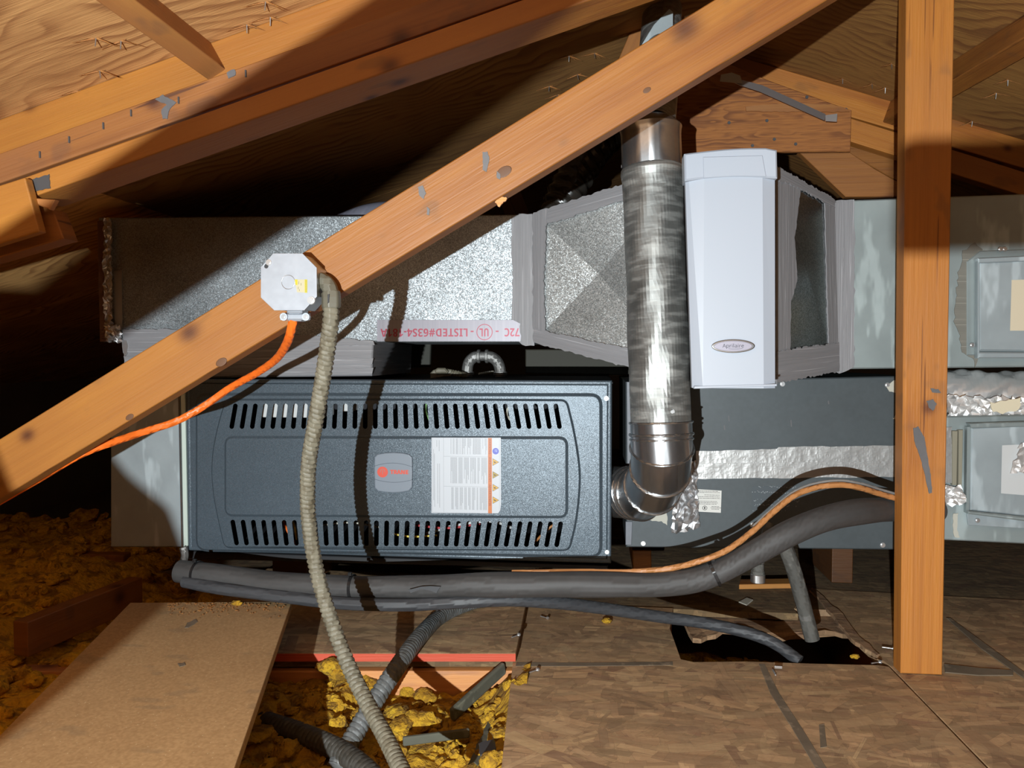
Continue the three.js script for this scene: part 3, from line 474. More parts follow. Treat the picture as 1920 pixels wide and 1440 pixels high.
// ------------------------------------------------------------------ furnace
const ZF = 1.8;
{
  const t = thing('furnace', 'dark blue-grey furnace lying on its side, with slotted front panel and red logo badge', 'furnace');
  const tl = PZ(347, 712, ZF), br = PZ(1146, 1057, ZF), x0 = tl.x, x1 = br.x, y1 = PZ(750, 712, ZF).y, y0 = br.y, zf = -ZF, zb = -2.52;
  const P = (px, py) => { const p = PZ(px, py, ZF); return new THREE.Vector2(p.x, p.y); };
  const path = (list) => new THREE.Path(list);
  // outlines of the pressed steps, with rounded corners
  function round(pts, r) {                                 // pts: pixel corners [x, y]; returns a rounded outline
    const out = [], n = pts.length;
    for (let i = 0; i < n; i++) {
      const a = pts[(i + n - 1) % n], b = pts[i], c = pts[(i + 1) % n], rr = b[2] ?? r;
      const u = [a[0] - b[0], a[1] - b[1]], v = [c[0] - b[0], c[1] - b[1]], ul = Math.hypot(...u), vl = Math.hypot(...v), k = Math.min(rr, ul * 0.49, vl * 0.49);
      const s = [b[0] + u[0] / ul * k, b[1] + u[1] / ul * k], e = [b[0] + v[0] / vl * k, b[1] + v[1] / vl * k];
      for (let q = 0; q <= 6; q++) { const w = q / 6, m = (1 - w) * (1 - w), h = 2 * w * (1 - w), z = w * w; out.push(P(m * s[0] + h * b[0] + z * e[0], m * s[1] + h * b[1] + z * e[1])); }
    }
    return out;
  }
  const outer = [new THREE.Vector2(x0, y0), new THREE.Vector2(x1, y0), new THREE.Vector2(x1, y1), new THREE.Vector2(x0, y1)];
  const s1 = round([[367, 736], [1130, 737], [1130, 1046], [367, 1034]], 24);
  const barrel = [[425, 747, 13]]; // top left, then round clockwise
  for (const k of [0, 1]) barrel.push([700 + k * 200, 747, 0.1]);
  barrel.push([1064, 748, 13]); for (const [x, y] of [[1077, 800], [1086, 850], [1090, 890], [1088, 930], [1082, 980]]) barrel.push([x, y, 20]); barrel.push([1069, 1032, 13]); barrel.push([700, 1030, 0.1]); barrel.push([423, 1027, 13]);
  for (const [x, y] of [[412, 980], [402, 930], [398, 885], [401, 840], [412, 790]]) barrel.push([x, y, 20]);
  const s2 = round(barrel, 26), s3 = round([[425, 816], [1066, 817], [1066, 970], [425, 967]], 18);
  const slots = [];
  for (let i = 0; i < 33; i++) { const x = 442 + i * (1046 - 442) / 32, l = Math.max(-1, Math.min(1, (x - 703) / 262)) * 3.4; slots.push([[x - l, 757.5], [x + l, 802]]); }
  for (let i = 0; i < 33; i++) { const x = 444 + i * (1048 - 444) / 32, l = Math.max(-1, Math.min(1, (x - 700) / 262)) * 3.6; slots.push([[x + l, 974 + i * 0.1], [x - l, 1019 + i * 0.1]]); }
  const slotPath = ([a, b]) => { const w = 4.4, o = []; for (let k = 0; k <= 6; k++) { const th = Math.PI + k / 6 * Math.PI; o.push(P(a[0] + Math.cos(th) * w, a[1] + 3 + Math.sin(th) * w)); } for (let k = 0; k <= 6; k++) { const th = k / 6 * Math.PI; o.push(P(b[0] + Math.cos(th) * w, b[1] - 3 + Math.sin(th) * w)); } return path(o); };
  // pressed steps: flat fields joined by sloping strips
  const dense = (pts, st = 0.006) => { const o = []; pts.forEach((p, i) => { const q = pts[(i + 1) % pts.length], n = Math.max(1, Math.round(p.distanceTo(q) / st)); if (p.distanceTo(q) < 1e-6) return; for (let k = 0; k < n; k++) o.push(p.clone().lerp(q, k / n)); }); return o; };
  const inset = (pts, d) => { const n = pts.length, cw = THREE.ShapeUtils.isClockWise(pts) ? 1 : -1; return pts.map((p, i) => { const t = pts[(i + 1) % n].clone().sub(pts[(i + n - 1) % n]).normalize(); return new THREE.Vector2(p.x + cw * t.y * d, p.y - cw * t.x * d); }); };
  const strip = (A, B, za, zb) => { const pos = [], uv = []; const put = (p, z) => { pos.push(p.x, p.y, z); uv.push(p.x, p.y); }; for (let i = 0; i < A.length; i++) { const j = (i + 1) % A.length, m = 4; for (let k = 0; k < m; k++) { const w0 = k / m, w1 = (k + 1) / m, e = (w) => za + (zb - za) * w * w * (3 - 2 * w), a = A[i].clone().lerp(B[i], w0), b = A[i].clone().lerp(B[i], w1), c = A[j].clone().lerp(B[j], w0), d = A[j].clone().lerp(B[j], w1); put(a, e(w0)); put(c, e(w0)); put(b, e(w1)); put(b, e(w1)); put(c, e(w0)); put(d, e(w1)); } } const g = new THREE.BufferGeometry(); g.setAttribute('position', new THREE.Float32BufferAttribute(pos, 3)); g.setAttribute('uv', new THREE.Float32BufferAttribute(uv, 2)); let m = mergeVertices(g, 1e-5); m.computeVertexNormals(); const nn = m.attributes.normal; let s = 0; for (let i = 0; i < nn.count; i++) s += nn.getZ(i); if (s < 0) { const ix = m.index.array; for (let i = 0; i < ix.length; i += 3) { const t2 = ix[i]; ix[i] = ix[i + 1]; ix[i + 1] = t2; } m.computeVertexNormals(); } return m; };
  const d1 = dense(s1), i1 = inset(d1, 0.008), d2 = dense(s2), i2 = inset(d2, 0.0052), d3 = dense(s3), i3 = inset(d3, 0.007), h1 = zf + 0.006, h2 = zf + 0.0115, h3 = zf + 0.016;
  const sh1 = new THREE.Shape(i1); sh1.holes.push(path(d2));
  // the two slotted bands are made cell by cell, one slot each
  const sh2 = new THREE.Shape(i2), cells2 = []; sh2.holes.push(path(d3));
  [[0, 754, 805.5], [33, 972, 1024.3]].forEach(([o, ya, yb]) => {
    const cut = (i, y) => { const s = slots[o + Math.max(0, Math.min(32, i))], t2 = slots[o + Math.max(0, Math.min(32, i - 1))], at = (q) => q[0][0] + (q[1][0] - q[0][0]) * (y - q[0][1]) / (q[1][1] - q[0][1]); return i === 0 ? at(s) - 6.6 : i === 33 ? at(t2) + 6.6 : (at(s) + at(t2)) / 2; };
    for (let i = 0; i < 33; i++) { const c = new THREE.Shape([P(cut(i, yb), yb), P(cut(i + 1, yb), yb), P(cut(i + 1, ya), ya), P(cut(i, ya), ya)]); c.holes.push(slotPath(slots[o + i])); cells2.push(extrude(c, 0.0015, 0, h2, 1, false, 6)); }
    sh2.holes.push(path([P(cut(0, yb), yb), P(cut(33, yb), yb), P(cut(33, ya), ya), P(cut(0, ya), ya)]));
  });
  const rim = new THREE.Shape(outer), rimIn = [new THREE.Vector2(x0 + 0.012, y0 + 0.012), new THREE.Vector2(x1 - 0.012, y0 + 0.012), new THREE.Vector2(x1 - 0.012, y1 - 0.012), new THREE.Vector2(x0 + 0.012, y1 - 0.012)]; rim.holes.push(path(rimIn));
  const field = new THREE.Shape(rimIn); field.holes.push(path(d1));
  const panel = part(t, 'front_panel', join([extrude(rim, 0.013, 0.0052, zf + 0.0002, 4), extrude(field, 0.0015, 0, zf), strip(d1, i1, zf, h1), extrude(sh1, 0.0015, 0, h1), strip(d2, i2, h1, h2), extrude(sh2, 0.0015, 0, h2), ...cells2, strip(d3, i3, h2, h3)]), M.paint);
  part(panel, 'centre_field', extrude(new THREE.Shape(i3), 0.0015, 0, h3), M.paint);
  // the box behind
  const jk = (a, b, c, d, e, f) => box(a, b, c, d, e, f, 0.001);
  part(t, 'casing', join([jk(x0 - 0.002, x1 + 0.002, y1 - 0.008, y1 - 0.004, zb, zf - 0.006), jk(x0, x1, y0 + 0.004, y0 + 0.006, zb, zf - 0.006), jk(x1 - 0.004, x1, y0, y1 - 0.004, zb, zf - 0.010), jk(x0, x0 + 0.004, y0, y1 - 0.004, zb, zf - 0.010), jk(x0, x1, y0, y1 - 0.004, zb, zb + 0.004)]), M.inside);
  for (const [x, y] of [[1137, 747], [1138, 1035]]) part(panel, 'screw', screwGeo(PZ(x, y, ZF).add(V(0, 0, 0.001))), M.screw);
  // what shows through the slots
  const inner = [[495, 752, 610, 782], [640, 752, 668, 770]];
  part(t, 'control_box', join(inner.map(([a, b, c, d]) => { const p = PZ(a, b, 1.835), q = PZ(c, d, 1.835); return box(p.x, q.x, q.y, p.y, -1.90, -1.806, 0.003); })), M.paper, 'pale control box behind the slots');
  const wire = (pts, r, m, label) => part(t, 'wire', sweep(pts.map(([x, y, z]) => PZ(x, y, z)), r, { seg: 40, rad: 8 }), m, label);
  wire([[532, 965, 1.86], [534, 985, 1.83], [544, 1004, 1.83], [560, 1030, 1.88]], 0.003, M.orange, 'orange wire');
  const yel = std({ color: lin(0.75, 0.6, 0.12) }), redw = std({ color: lin(0.45, 0.05, 0.06) });
  wire([[548, 972, 1.85], [553, 990, 1.83], [556, 1012, 1.85]], 0.0025, yel, 'yellow wire'); wire([[730, 1000, 1.84], [770, 1006, 1.83], [820, 1004, 1.85]], 0.0025, yel, 'yellow wire');
  wire([[600, 985, 1.85], [660, 980, 1.83], [720, 990, 1.86]], 0.0025, M.bone, 'white wire'); wire([[780, 985, 1.85], [840, 990, 1.83], [900, 982, 1.85]], 0.003, redw, 'red wire'); wire([[800, 1000, 1.86], [860, 984, 1.835], [925, 978, 1.835], [960, 990, 1.86]], 0.0035, M.paper, 'white wire'); wire([[990, 1030, 1.86], [1030, 990, 1.84], [1060, 970, 1.87]], 0.003, M.copper, 'brown wire'); wire([[960, 752, 1.84], [950, 775, 1.84], [970, 800, 1.87]], 0.003, M.bone, 'white wire'); wire([[800, 752, 1.83], [798, 770, 1.835], [806, 790, 1.86]], 0.0025, std({ color: lin(0.2, 0.4, 0.15) }), 'green wire');
  // badge
  const bp = (x, y) => P(680 + x / 6.4, 780 + y / 6.4), bo = []; const bs = [[168, 480], [205, 445], [300, 428], [400, 423], [500, 430], [580, 447], [618, 482], [622, 660], [618, 840], [580, 884], [490, 900], [400, 906], [300, 900], [210, 886], [172, 846], [165, 660]]; bs.forEach((q) => bo.push(bp(...q)));
  const badgeTex = canvasTexture(456, 484, (g) => {
    g.fillStyle = 'rgb(133,142,152)'; g.fillRect(0, 0, 456, 484); g.strokeStyle = 'rgb(70,80,92)'; g.lineWidth = 5; g.beginPath(); g.moveTo(0, 170); g.quadraticCurveTo(228, 84, 456, 170); g.moveTo(0, 320); g.quadraticCurveTo(228, 392, 456, 320); g.stroke();
    g.fillStyle = 'rgb(226,82,58)'; g.beginPath(); g.arc(104, 236, 64, 0, 7); g.fill(); g.strokeStyle = 'rgb(180,120,110)'; g.lineWidth = 9; g.beginPath(); g.arc(104, 226, 26, 2.6, 6.6); g.moveTo(104, 210); g.lineTo(104, 264); g.stroke();
    g.fillStyle = 'rgb(226,82,58)'; g.font = 'bold 66px sans-serif'; g.textBaseline = 'middle'; g.save(); g.translate(196, 234); g.scale(1.02, 0.95); g.fillText('TRANE', 0, 0); g.strokeStyle = 'rgb(226,82,58)'; g.lineWidth = 5; g.strokeText('TRANE', 0, 0); g.restore();
  });
  const badge = part(panel, 'badge', fitUV(extrude(new THREE.Shape(bo), 0.007, 0.003, zf + 0.0215, 3)), std({ map: badgeTex, color: lin(0.75, 0.76, 0.78), roughness: 0.45 }), 'grey plastic badge with a red disc and red brand lettering');
  part(t, 'badge_clip', prism([[737, 920], [746, 920], [746, 923], [737, 923]], ZF - 0.0168, 0.003, 0), M.black);
  // warning sticker
  const warn = canvasTexture(1680, 1834, (g) => {
    g.scale(2, 2); g.fillStyle = 'rgb(205,207,210)'; g.fillRect(0, 0, 840, 917); g.strokeStyle = 'rgb(120,120,125)'; g.lineWidth = 2; g.strokeRect(12, 6, 808, 900);
    g.beginPath(); g.moveTo(150, 6); g.lineTo(150, 900); g.moveTo(150, 232); g.lineTo(685, 232); g.moveTo(150, 590); g.lineTo(685, 590); g.stroke();
    g.fillStyle = 'rgb(206,112,40)'; g.fillRect(685, 6, 46, 900); g.fillStyle = 'rgb(150,66,20)'; g.font = 'bold 38px sans-serif'; g.save(); g.translate(694, 16); g.rotate(Math.PI / 2); g.fillText('WARNING · AVERTISSEMENT · ADVERTENCIA', 0, 0, 880); g.restore();
    g.fillStyle = 'rgb(70,80,190)'; g.beginPath(); g.arc(776, 162, 38, 0, 7); g.fill(); g.fillStyle = 'rgb(190,195,230)'; g.font = 'bold 40px sans-serif'; g.save(); g.translate(764, 142); g.rotate(Math.PI / 2); g.fillText('i?', 0, 0); g.restore();
    for (const y of [292, 445, 597, 745]) { g.fillStyle = y === 445 ? 'rgb(176,150,40)' : 'rgb(224,170,44)'; g.strokeStyle = 'rgb(110,80,20)'; g.lineWidth = 5; g.beginPath(); g.moveTo(742, y - 40); g.lineTo(812, y); g.lineTo(742, y + 40); g.closePath(); g.fill(); g.stroke(); g.fillStyle = 'rgb(90,64,16)'; g.beginPath(); g.moveTo(752, y - 12); g.lineTo(778, y - 4); g.lineTo(770, y); g.lineTo(790, y + 4); g.lineTo(760, y + 14); g.closePath(); g.fill(); }
    let q = 5; const r = () => { q = (q * 1664525 + 1013904223) >>> 0; return q / 4294967296; };
    g.strokeStyle = 'rgb(96,98,102)'; g.lineWidth = 3.8;
    for (const [a, b] of [[14, 220], [242, 580], [600, 890]]) { let x = 668; while (x > 230) { const len = (b - a) * (r() < 0.25 ? 0.4 + 0.4 * r() : 0.92); g.setLineDash([4 + 5 * r(), 3, 9, 2]); g.beginPath(); g.moveTo(x, a); g.lineTo(x, a + len); g.stroke(); x -= r() < 0.16 ? 26 : 10; } }
    for (const [x, a, b] of [[100, 320, 850], [78, 320, 800], [96, 40, 170], [68, 40, 120], [28, 150, 760], [40, 200, 840]]) { g.beginPath(); g.moveTo(x, a); g.lineTo(x, b); g.stroke(); } g.setLineDash([]);
  });
  part(panel, 'warning_sticker', fitUV(prism([[809, 820.5], [939, 820.5], [939.5, 945], [938, 957], [934, 962.5], [809, 962]], ZF - 0.0168, 0.0008, 0)), std({ map: warn, color: lin(0.8, 0.82, 0.85), roughness: 0.4 }), 'white multilingual warning sticker turned on its side, with an orange band and yellow triangles');
  // pale edge flange at the left
  part(t, 'edge_flange', prism([[338.5, 738], [346.5, 738], [352, 1032], [344, 1032]], 1.803, 0.02, 0.001), M.trimPale, 'pale grey-green metal flange');
  part(t, 'screw', screwGeo(PZ(348, 1025, 1.803), V(0, 0, 1), 0.6), M.plate);
  part(t, 'jacket_shade', prism([[350, 1033], [1140, 1060], [1140, 1068], [350, 1048]], 1.84, 0.4), M.black);  // set-back bottom jacket, coloured black for the shade beneath as well
}
// ------------------------------------------------------------------ sheet metal round it
{
  const t = thing('supply_plenum', 'plain galvanized plenum box at the left end of the furnace, half in shadow', 'duct');
  part(t, 'casing', prism([[207, 717], [336, 715], [340, 1026], [207, 1026]], 1.82, 0.55, 0.003), M.satin);
  part(t, 'folded_edge', prism([[333, 742], [338, 742], [344, 1028], [339, 1028]], 1.812, 0.012, 0.002), M.chrome, 'bright folded seam');
  part(t, 'gas_pipe', sweep([PZ(344, 1026, 1.79), PZ(347, 1040, 1.79), PZ(345, 1050, 1.79)], 0.010, { seg: 10 }), M.iron);
}
{
  const t = thing('supply_duct', 'long galvanized duct above the furnace with grey sealed seams and red-lettered foil tape', 'duct');
  part(t, 'casing', prism([[184, 408], [1002, 402], [1003, 641], [187, 641]], 1.86, 0.42, 0.003), M.zinc);
  part(t, 'boot', prism([[231, 640], [700, 640], [697, 705], [234, 710]], 1.85, 0.40, 0.003), M.mastic, 'lower flange brushed with grey sealant');
  const st = (pts, Z, j = 1.6) => part(t, 'sealant_strip', prism(jag(pts, 9, j), Z, 0.004, 0), M.mastic, 'brushed grey duct sealant');
  st([[231, 617], [440, 617], [700, 640], [702, 646], [231, 662]], 1.847); st([[232, 668], [700, 672], [698, 682], [233, 686]], 1.8465, 1); st([[232, 694], [699, 690], [697, 702], [233, 707]], 1.846, 1);
  const stv = (pts, Z) => part(t, 'sealant_strip', (() => { const g = prism(jag(pts, 9, 1.5), Z, 0.004, 0); return projUV(g, 0, 0, true); })(), M.mastic, 'brushed grey duct sealant');
  stv([[958, 404], [1002, 402], [1003, 648], [985, 650], [956, 630], [961, 540]], 1.856); stv([[972, 402], [998, 401], [999, 646], [976, 640]], 1.8535);
  // crimped foil tape at the left end
  part(t, 'foil_tape', crumple([[198, 411], [214, 410], [216, 636], [201, 638]], 1.858, 0.010, 5, 44, 21), M.foil, 'crumpled foil tape'); part(t, 'foil_tape', crumple([[204, 606], [230, 612], [234, 642], [204, 640]], 1.852, 0.012, 8, 9, 23), M.foil, 'crumpled foil tape');
  part(t, 'foil_tape', prism([[214, 508], [228, 507], [229, 636], [215, 637]], 1.856, 0.003, 0), M.foilTape, 'smooth foil tape');
  part(t, 'tape_tail', prism(jag([[226, 634], [238, 640], [239, 662], [234, 668], [230, 650]], 5, 1.2), 1.845, 0.003, 0), M.foil);
  part(t, 'end_lining', prism([[182, 414], [200, 412], [202, 640], [187, 641]], 1.857, 0.006, 0.001), M.foilBrown, 'brownish foil-faced end with a red print');
  const tapeTex = canvasTexture(1600, 240, (g, w, h) => {
    g.fillStyle = 'rgb(196,192,200)'; g.fillRect(0, 0, w, h); let q = 9; const r = () => { q = (q * 1664525 + 1013904223) >>> 0; return q / 4294967296; };
    for (let i = 0; i < 60; i++) { g.globalAlpha = 0.1; g.fillStyle = i % 2 ? '#fff' : '#888'; g.fillRect(r() * w, 0, 2 + r() * 14, h); } g.globalAlpha = 1;
    g.save(); g.translate(w, h); g.rotate(Math.PI); g.fillStyle = 'rgb(205,58,88)'; g.font = 'bold 122px sans-serif'; g.textBaseline = 'middle';
    g.fillText('72C', 20, 100, 170); g.fillText('-', 246, 100); g.fillText('UL', 352, 100, 110); g.lineWidth = 8; g.strokeStyle = 'rgb(205,58,88)'; g.beginPath(); g.arc(404, 102, 84, 0, 7); g.stroke(); g.fillText('-', 520, 100); g.fillText('LISTED#63S4-181A', 580, 100, 980); g.restore();
  });
  part(t, 'printed_tape', fitUV(prism([[707, 600], [962, 600], [978, 608], [978, 640], [707, 640]], 1.8545, 0.0012, 0)), std({ map: tapeTex, color: lin(0.46, 0.46, 0.48), metalness: 0.15, roughness: 0.42 }), 'clear foil tape with red lettering upside down');
}
// bulging transition that carries the humidifier
{
  const t = thing('duct_transition', 'sealed galvanized duct transition bulging forward behind the round pipe, cross-broken into four facets', 'duct');
  const A = [PZ(1003, 401, 1.86), PZ(1003, 640, 1.86)], B = [PZ(1290, 309, 1.69), PZ(1292, 714, 1.69)], C = [PZ(1452, 316, 1.69), PZ(1452, 714, 1.69)], D = [PZ(1562, 377, 1.86), PZ(1570, 693, 1.86)];
  const back = (p) => V(p.x, p.y, -2.28), q1 = [A[0], B[0], B[1], A[1]], q2 = [B[0], C[0], C[1], B[1]], q3 = [C[0], D[0], D[1], C[1]];
  const quad = (a, b, c, d) => { const g = new THREE.BufferGeometry(); g.setAttribute('position', new THREE.Float32BufferAttribute([a, b, c, a, c, d].flatMap((p) => [p.x, p.y, p.z]), 3)); g.computeVertexNormals(); return projUV(g); };
  const rim = [A, B, C, D], shell = [];
  for (let i = 0; i < 3; i++) { shell.push(quad(rim[i][0], back(rim[i][0]), back(rim[i + 1][0]), rim[i + 1][0])); shell.push(quad(rim[i][1], rim[i + 1][1], back(rim[i + 1][1]), back(rim[i][1]))); }
  shell.push(quad(back(A[0]), back(A[1]), back(D[1]), back(D[0])));
  part(t, 'casing', join([...shell, plain(slab(q2, [[0, 0], [1, 0], [1, 1], [0, 1]], 0, 0.002))]), M.zinc);
  // left face: four triangles folded up to a low point
  const flat = [bil(q1, 0, 0), bil(q1, 1, 0), bil(q1, 1, 1), bil(q1, 0, 1)], mid = bil(q1, 0.41, 0.48, -0.028);
  [[0, 1], [1, 2], [2, 3], [3, 0]].forEach(([i, j]) => { const g = new THREE.BufferGeometry(); const a = flat[i], b = flat[j]; g.setAttribute('position', new THREE.Float32BufferAttribute([a, mid, b].flatMap((p) => [p.x, p.y, p.z]), 3)); g.computeVertexNormals(); part(t, 'facet', projUV(g), M.zincFold); });
  part(t, 'facet', plain(slab(q3, [[0, 0], [1, 0], [1, 1], [0, 1]], 0, 0.002)), M.zincDark, 'smooth dark reflecting face');
  const ju = (pts, s = 0.02, a = 0.006) => { const out = []; pts.forEach((p, i) => { const b = pts[(i + 1) % pts.length], n = Math.max(1, Math.round(Math.hypot(b[0] - p[0], b[1] - p[1]) / s)); for (let k = 0; k < n; k++) out.push([p[0] + (b[0] - p[0]) * k / n + rnd(-a, a), p[1] + (b[1] - p[1]) * k / n + rnd(-a, a)]); }); return out; };
  const seal = (q, pts, off, sw) => { const g = slab(q, ju(pts), off, 0.003); if (sw) { const u = g.attributes.uv; for (let i = 0; i < u.count; i++) u.setXY(i, u.getY(i), u.getX(i)); } part(t, 'sealant_strip', g, M.mastic, 'brushed grey duct sealant'); };
  seal(q1, [[-0.03, 0], [0.10, 0.0], [0.075, 0.5], [0.085, 0.96], [-0.03, 1.0]], 0.0075, true); seal(q1, [[0.03, -0.005], [1, -0.005], [1, 0.075], [0.5, 0.09], [0.12, 0.11], [0.03, 0.09]], 0.0065); seal(q1, [[0.0, 0.90], [0.5, 0.905], [1, 0.90], [1, 1.01], [0.0, 1.01]], 0.0085);
  seal(q3, [[0, 0], [0.42, 0], [0.30, 0.3], [0.34, 0.5], [0.24, 0.62], [0.22, 0.9], [0, 1]], 0.003, true); seal(q3, [[0, -0.01], [1, -0.01], [1, 0.045], [0.5, 0.035], [0, 0.05]], 0.005); seal(q3, [[0.82, 0], [1.02, 0], [1.02, 1], [0.84, 1], [0.83, 0.5]], 0.004, true); seal(q3, [[0, 0.86], [1, 0.84], [1, 1.01], [0, 1.01]], 0.006);
}
// return box on the right
{
  const t = thing('return_duct', 'dull grey sheet-metal box on the right behind the post, with a raised access door', 'duct');
  part(t, 'casing', prism([[1572, 376], [2140, 356], [2140, 686], [1572, 692]], 1.865, 0.5, 0.003), M.dull);
  const stv = (pts, Z) => part(t, 'sealant_strip', projUV(prism(jag(pts, 9, 1.6), Z, 0.004, 0), 0, 0, true), M.mastic, 'brushed grey duct sealant');
  stv([[1560, 378], [1603, 374], [1602, 690], [1572, 700], [1560, 694]], 1.861); stv([[1562, 380], [1582, 378], [1582, 696], [1566, 698]], 1.8575);
  const dried = std({ map: masticTex, color: lin(0.62, 0.60, 0.50), roughness: 0.8 });
  part(t, 'old_sealant', prism(jag([[1806, 470], [1826, 456], [1842, 466], [1842, 482], [1822, 490], [1822, 560], [1826, 600], [1818, 640], [1834, 668], [1830, 688], [1822, 672], [1802, 660], [1800, 630], [1790, 610], [1792, 560], [1796, 520]], 7, 2.4), 1.863, 0.003, 0), dried, 'old dried brownish sealant');
  part(t, 'door_flange', prism([[1813, 490], [1838, 470], [2080, 462], [2080, 668], [1813, 666]], 1.861, 0.008, 0.002), M.dull);
  const door = part(t, 'access_door', prism([[1836, 491], [2080, 480], [2080, 660], [1836, 658]], 1.846, 0.018, 0.004), M.satin, 'raised access door');
  part(door, 'door_rim', join([prism([[1834, 484], [2080, 472], [2080, 482], [1836, 493]], 1.840, 0.02, 0.002), prism([[1834, 660], [2080, 661], [2080, 672], [1834, 672]], 1.842, 0.02, 0.003), prism([[1833.5, 488], [1837, 488], [1837, 662], [1833.5, 662]], 1.844, 0.014, 0.001)]), M.satin);
  part(t, 'screw', screwGeo(PZ(1823, 647, 1.853)), M.screw); for (const x of [1876, 1884]) part(t, 'screw', screwGeo(PZ(x, 467, 1.853)), M.screw);
  part(door, 'paper_label', prism([[1897, 525], [2000, 522], [2000, 620], [1894, 620]], 1.8455, 0.0008, 0), std({ color: lin(0.60, 0.52, 0.38), roughness: 0.7 }), 'yellowed paper label');
}
{
  const t = thing('filter_box', 'lower grey sheet-metal filter box at the right edge with a foil-patched door', 'duct');
  part(t, 'casing', prism([[1716, 782], [2140, 774], [2140, 1030], [1716, 1010]], 1.88, 0.5, 0.003), M.dull);
  const door = part(t, 'door', prism([[1822, 802], [2080, 790], [2080, 985], [1820, 957]], 1.856, 0.02, 0.003), M.satin, 'blue-grey access door');
  part(door, 'door_rim', join([prism([[1818, 794], [2080, 786], [2080, 796], [1822, 803]], 1.852, 0.02, 0.002), prism([[1816, 958], [2080, 986], [2080, 998], [1816, 964]], 1.85, 0.02, 0.003), prism([[1814, 800], [1822, 800], [1818, 962], [1812, 962]], 1.860, 0.014, 0.001)]), M.dull);
  part(t, 'lower_flange', prism([[1814, 962], [2080, 996], [2080, 1000], [1816, 985]], 1.866, 0.006, 0.001), M.satin); part(t, 'screw', screwGeo(PZ(1833, 976, 1.864)), M.screw);
  part(door, 'paper_label', prism([[1879, 835], [2000, 830], [2000, 935], [1877, 925]], 1.8555, 0.0008, 0), M.paper, 'white paper label');
  part(door, 'foil_patch', crumple([[1910, 832], [1975, 830], [1975, 892], [1893, 884]], 1.854, 0.008, 11, 9, 8), M.foilBright, 'crumpled foil patch');
  part(t, 'foil_tape', prism(jag([[1760, 800], [1784, 800], [1786, 905], [1760, 905]], 8, 1.5), 1.872, 0.005, 0), M.foilTape, 'foil tape'); part(t, 'foil_patch', crumple([[1755, 908], [1798, 910], [1812, 940], [1755, 952]], 1.872, 0.009, 9, 8, 11), M.foilBright, 'crumpled foil patch');
  part(t, 'edge_strip', join([prism([[1786, 808], [1796, 808], [1794, 910], [1786, 910]], 1.868, 0.014, 0.001), prism([[1798, 806], [1806, 806], [1803, 940], [1797, 930]], 1.868, 0.014, 0.001)]), std({ color: lin(0.25, 0.23, 0.17), roughness: 0.7 }));
  part(t, 'old_sealant', prism(jag([[1788, 962], [1796, 962], [1794, 990], [1800, 1008], [1790, 1008], [1786, 985]], 5, 1.2), 1.876, 0.002, 0), M.bone);
}
{
  const t = thing('foil_duct', 'foil-wrapped insulated round duct running behind the post at right', 'duct');
  const pts = [[1712, 734, 1.995], [1780, 738, 1.985], [1880, 742, 1.98], [1990, 745, 1.98], [2120, 748, 1.98]].map(([x, y, z]) => PZ(x, y, z));
  part(t, 'jacket', sweep(pts, (s, th) => 0.058 + 0.003 * Math.sin(s * 55 + 2 * Math.sin(th * 3)) + 0.002 * Math.sin(th * 9 + s * 130), { seg: 110, rad: 48 }), M.foilBright);
  part(t, 'foil_flap', crumple([[1768, 742], [1975, 748], [1975, 786], [1768, 806]], 1.915, 0.016, 30, 9, 14), M.foilBright, 'torn crumpled foil flap');
  part(t, 'torn_paper', prism(jag([[1858, 756], [1912, 746], [1912, 768], [1880, 776], [1862, 772]], 7, 2), 1.888, 0.003, 0), std({ color: lin(0.66, 0.58, 0.42), roughness: 0.8 }), 'torn cream backing paper');
}
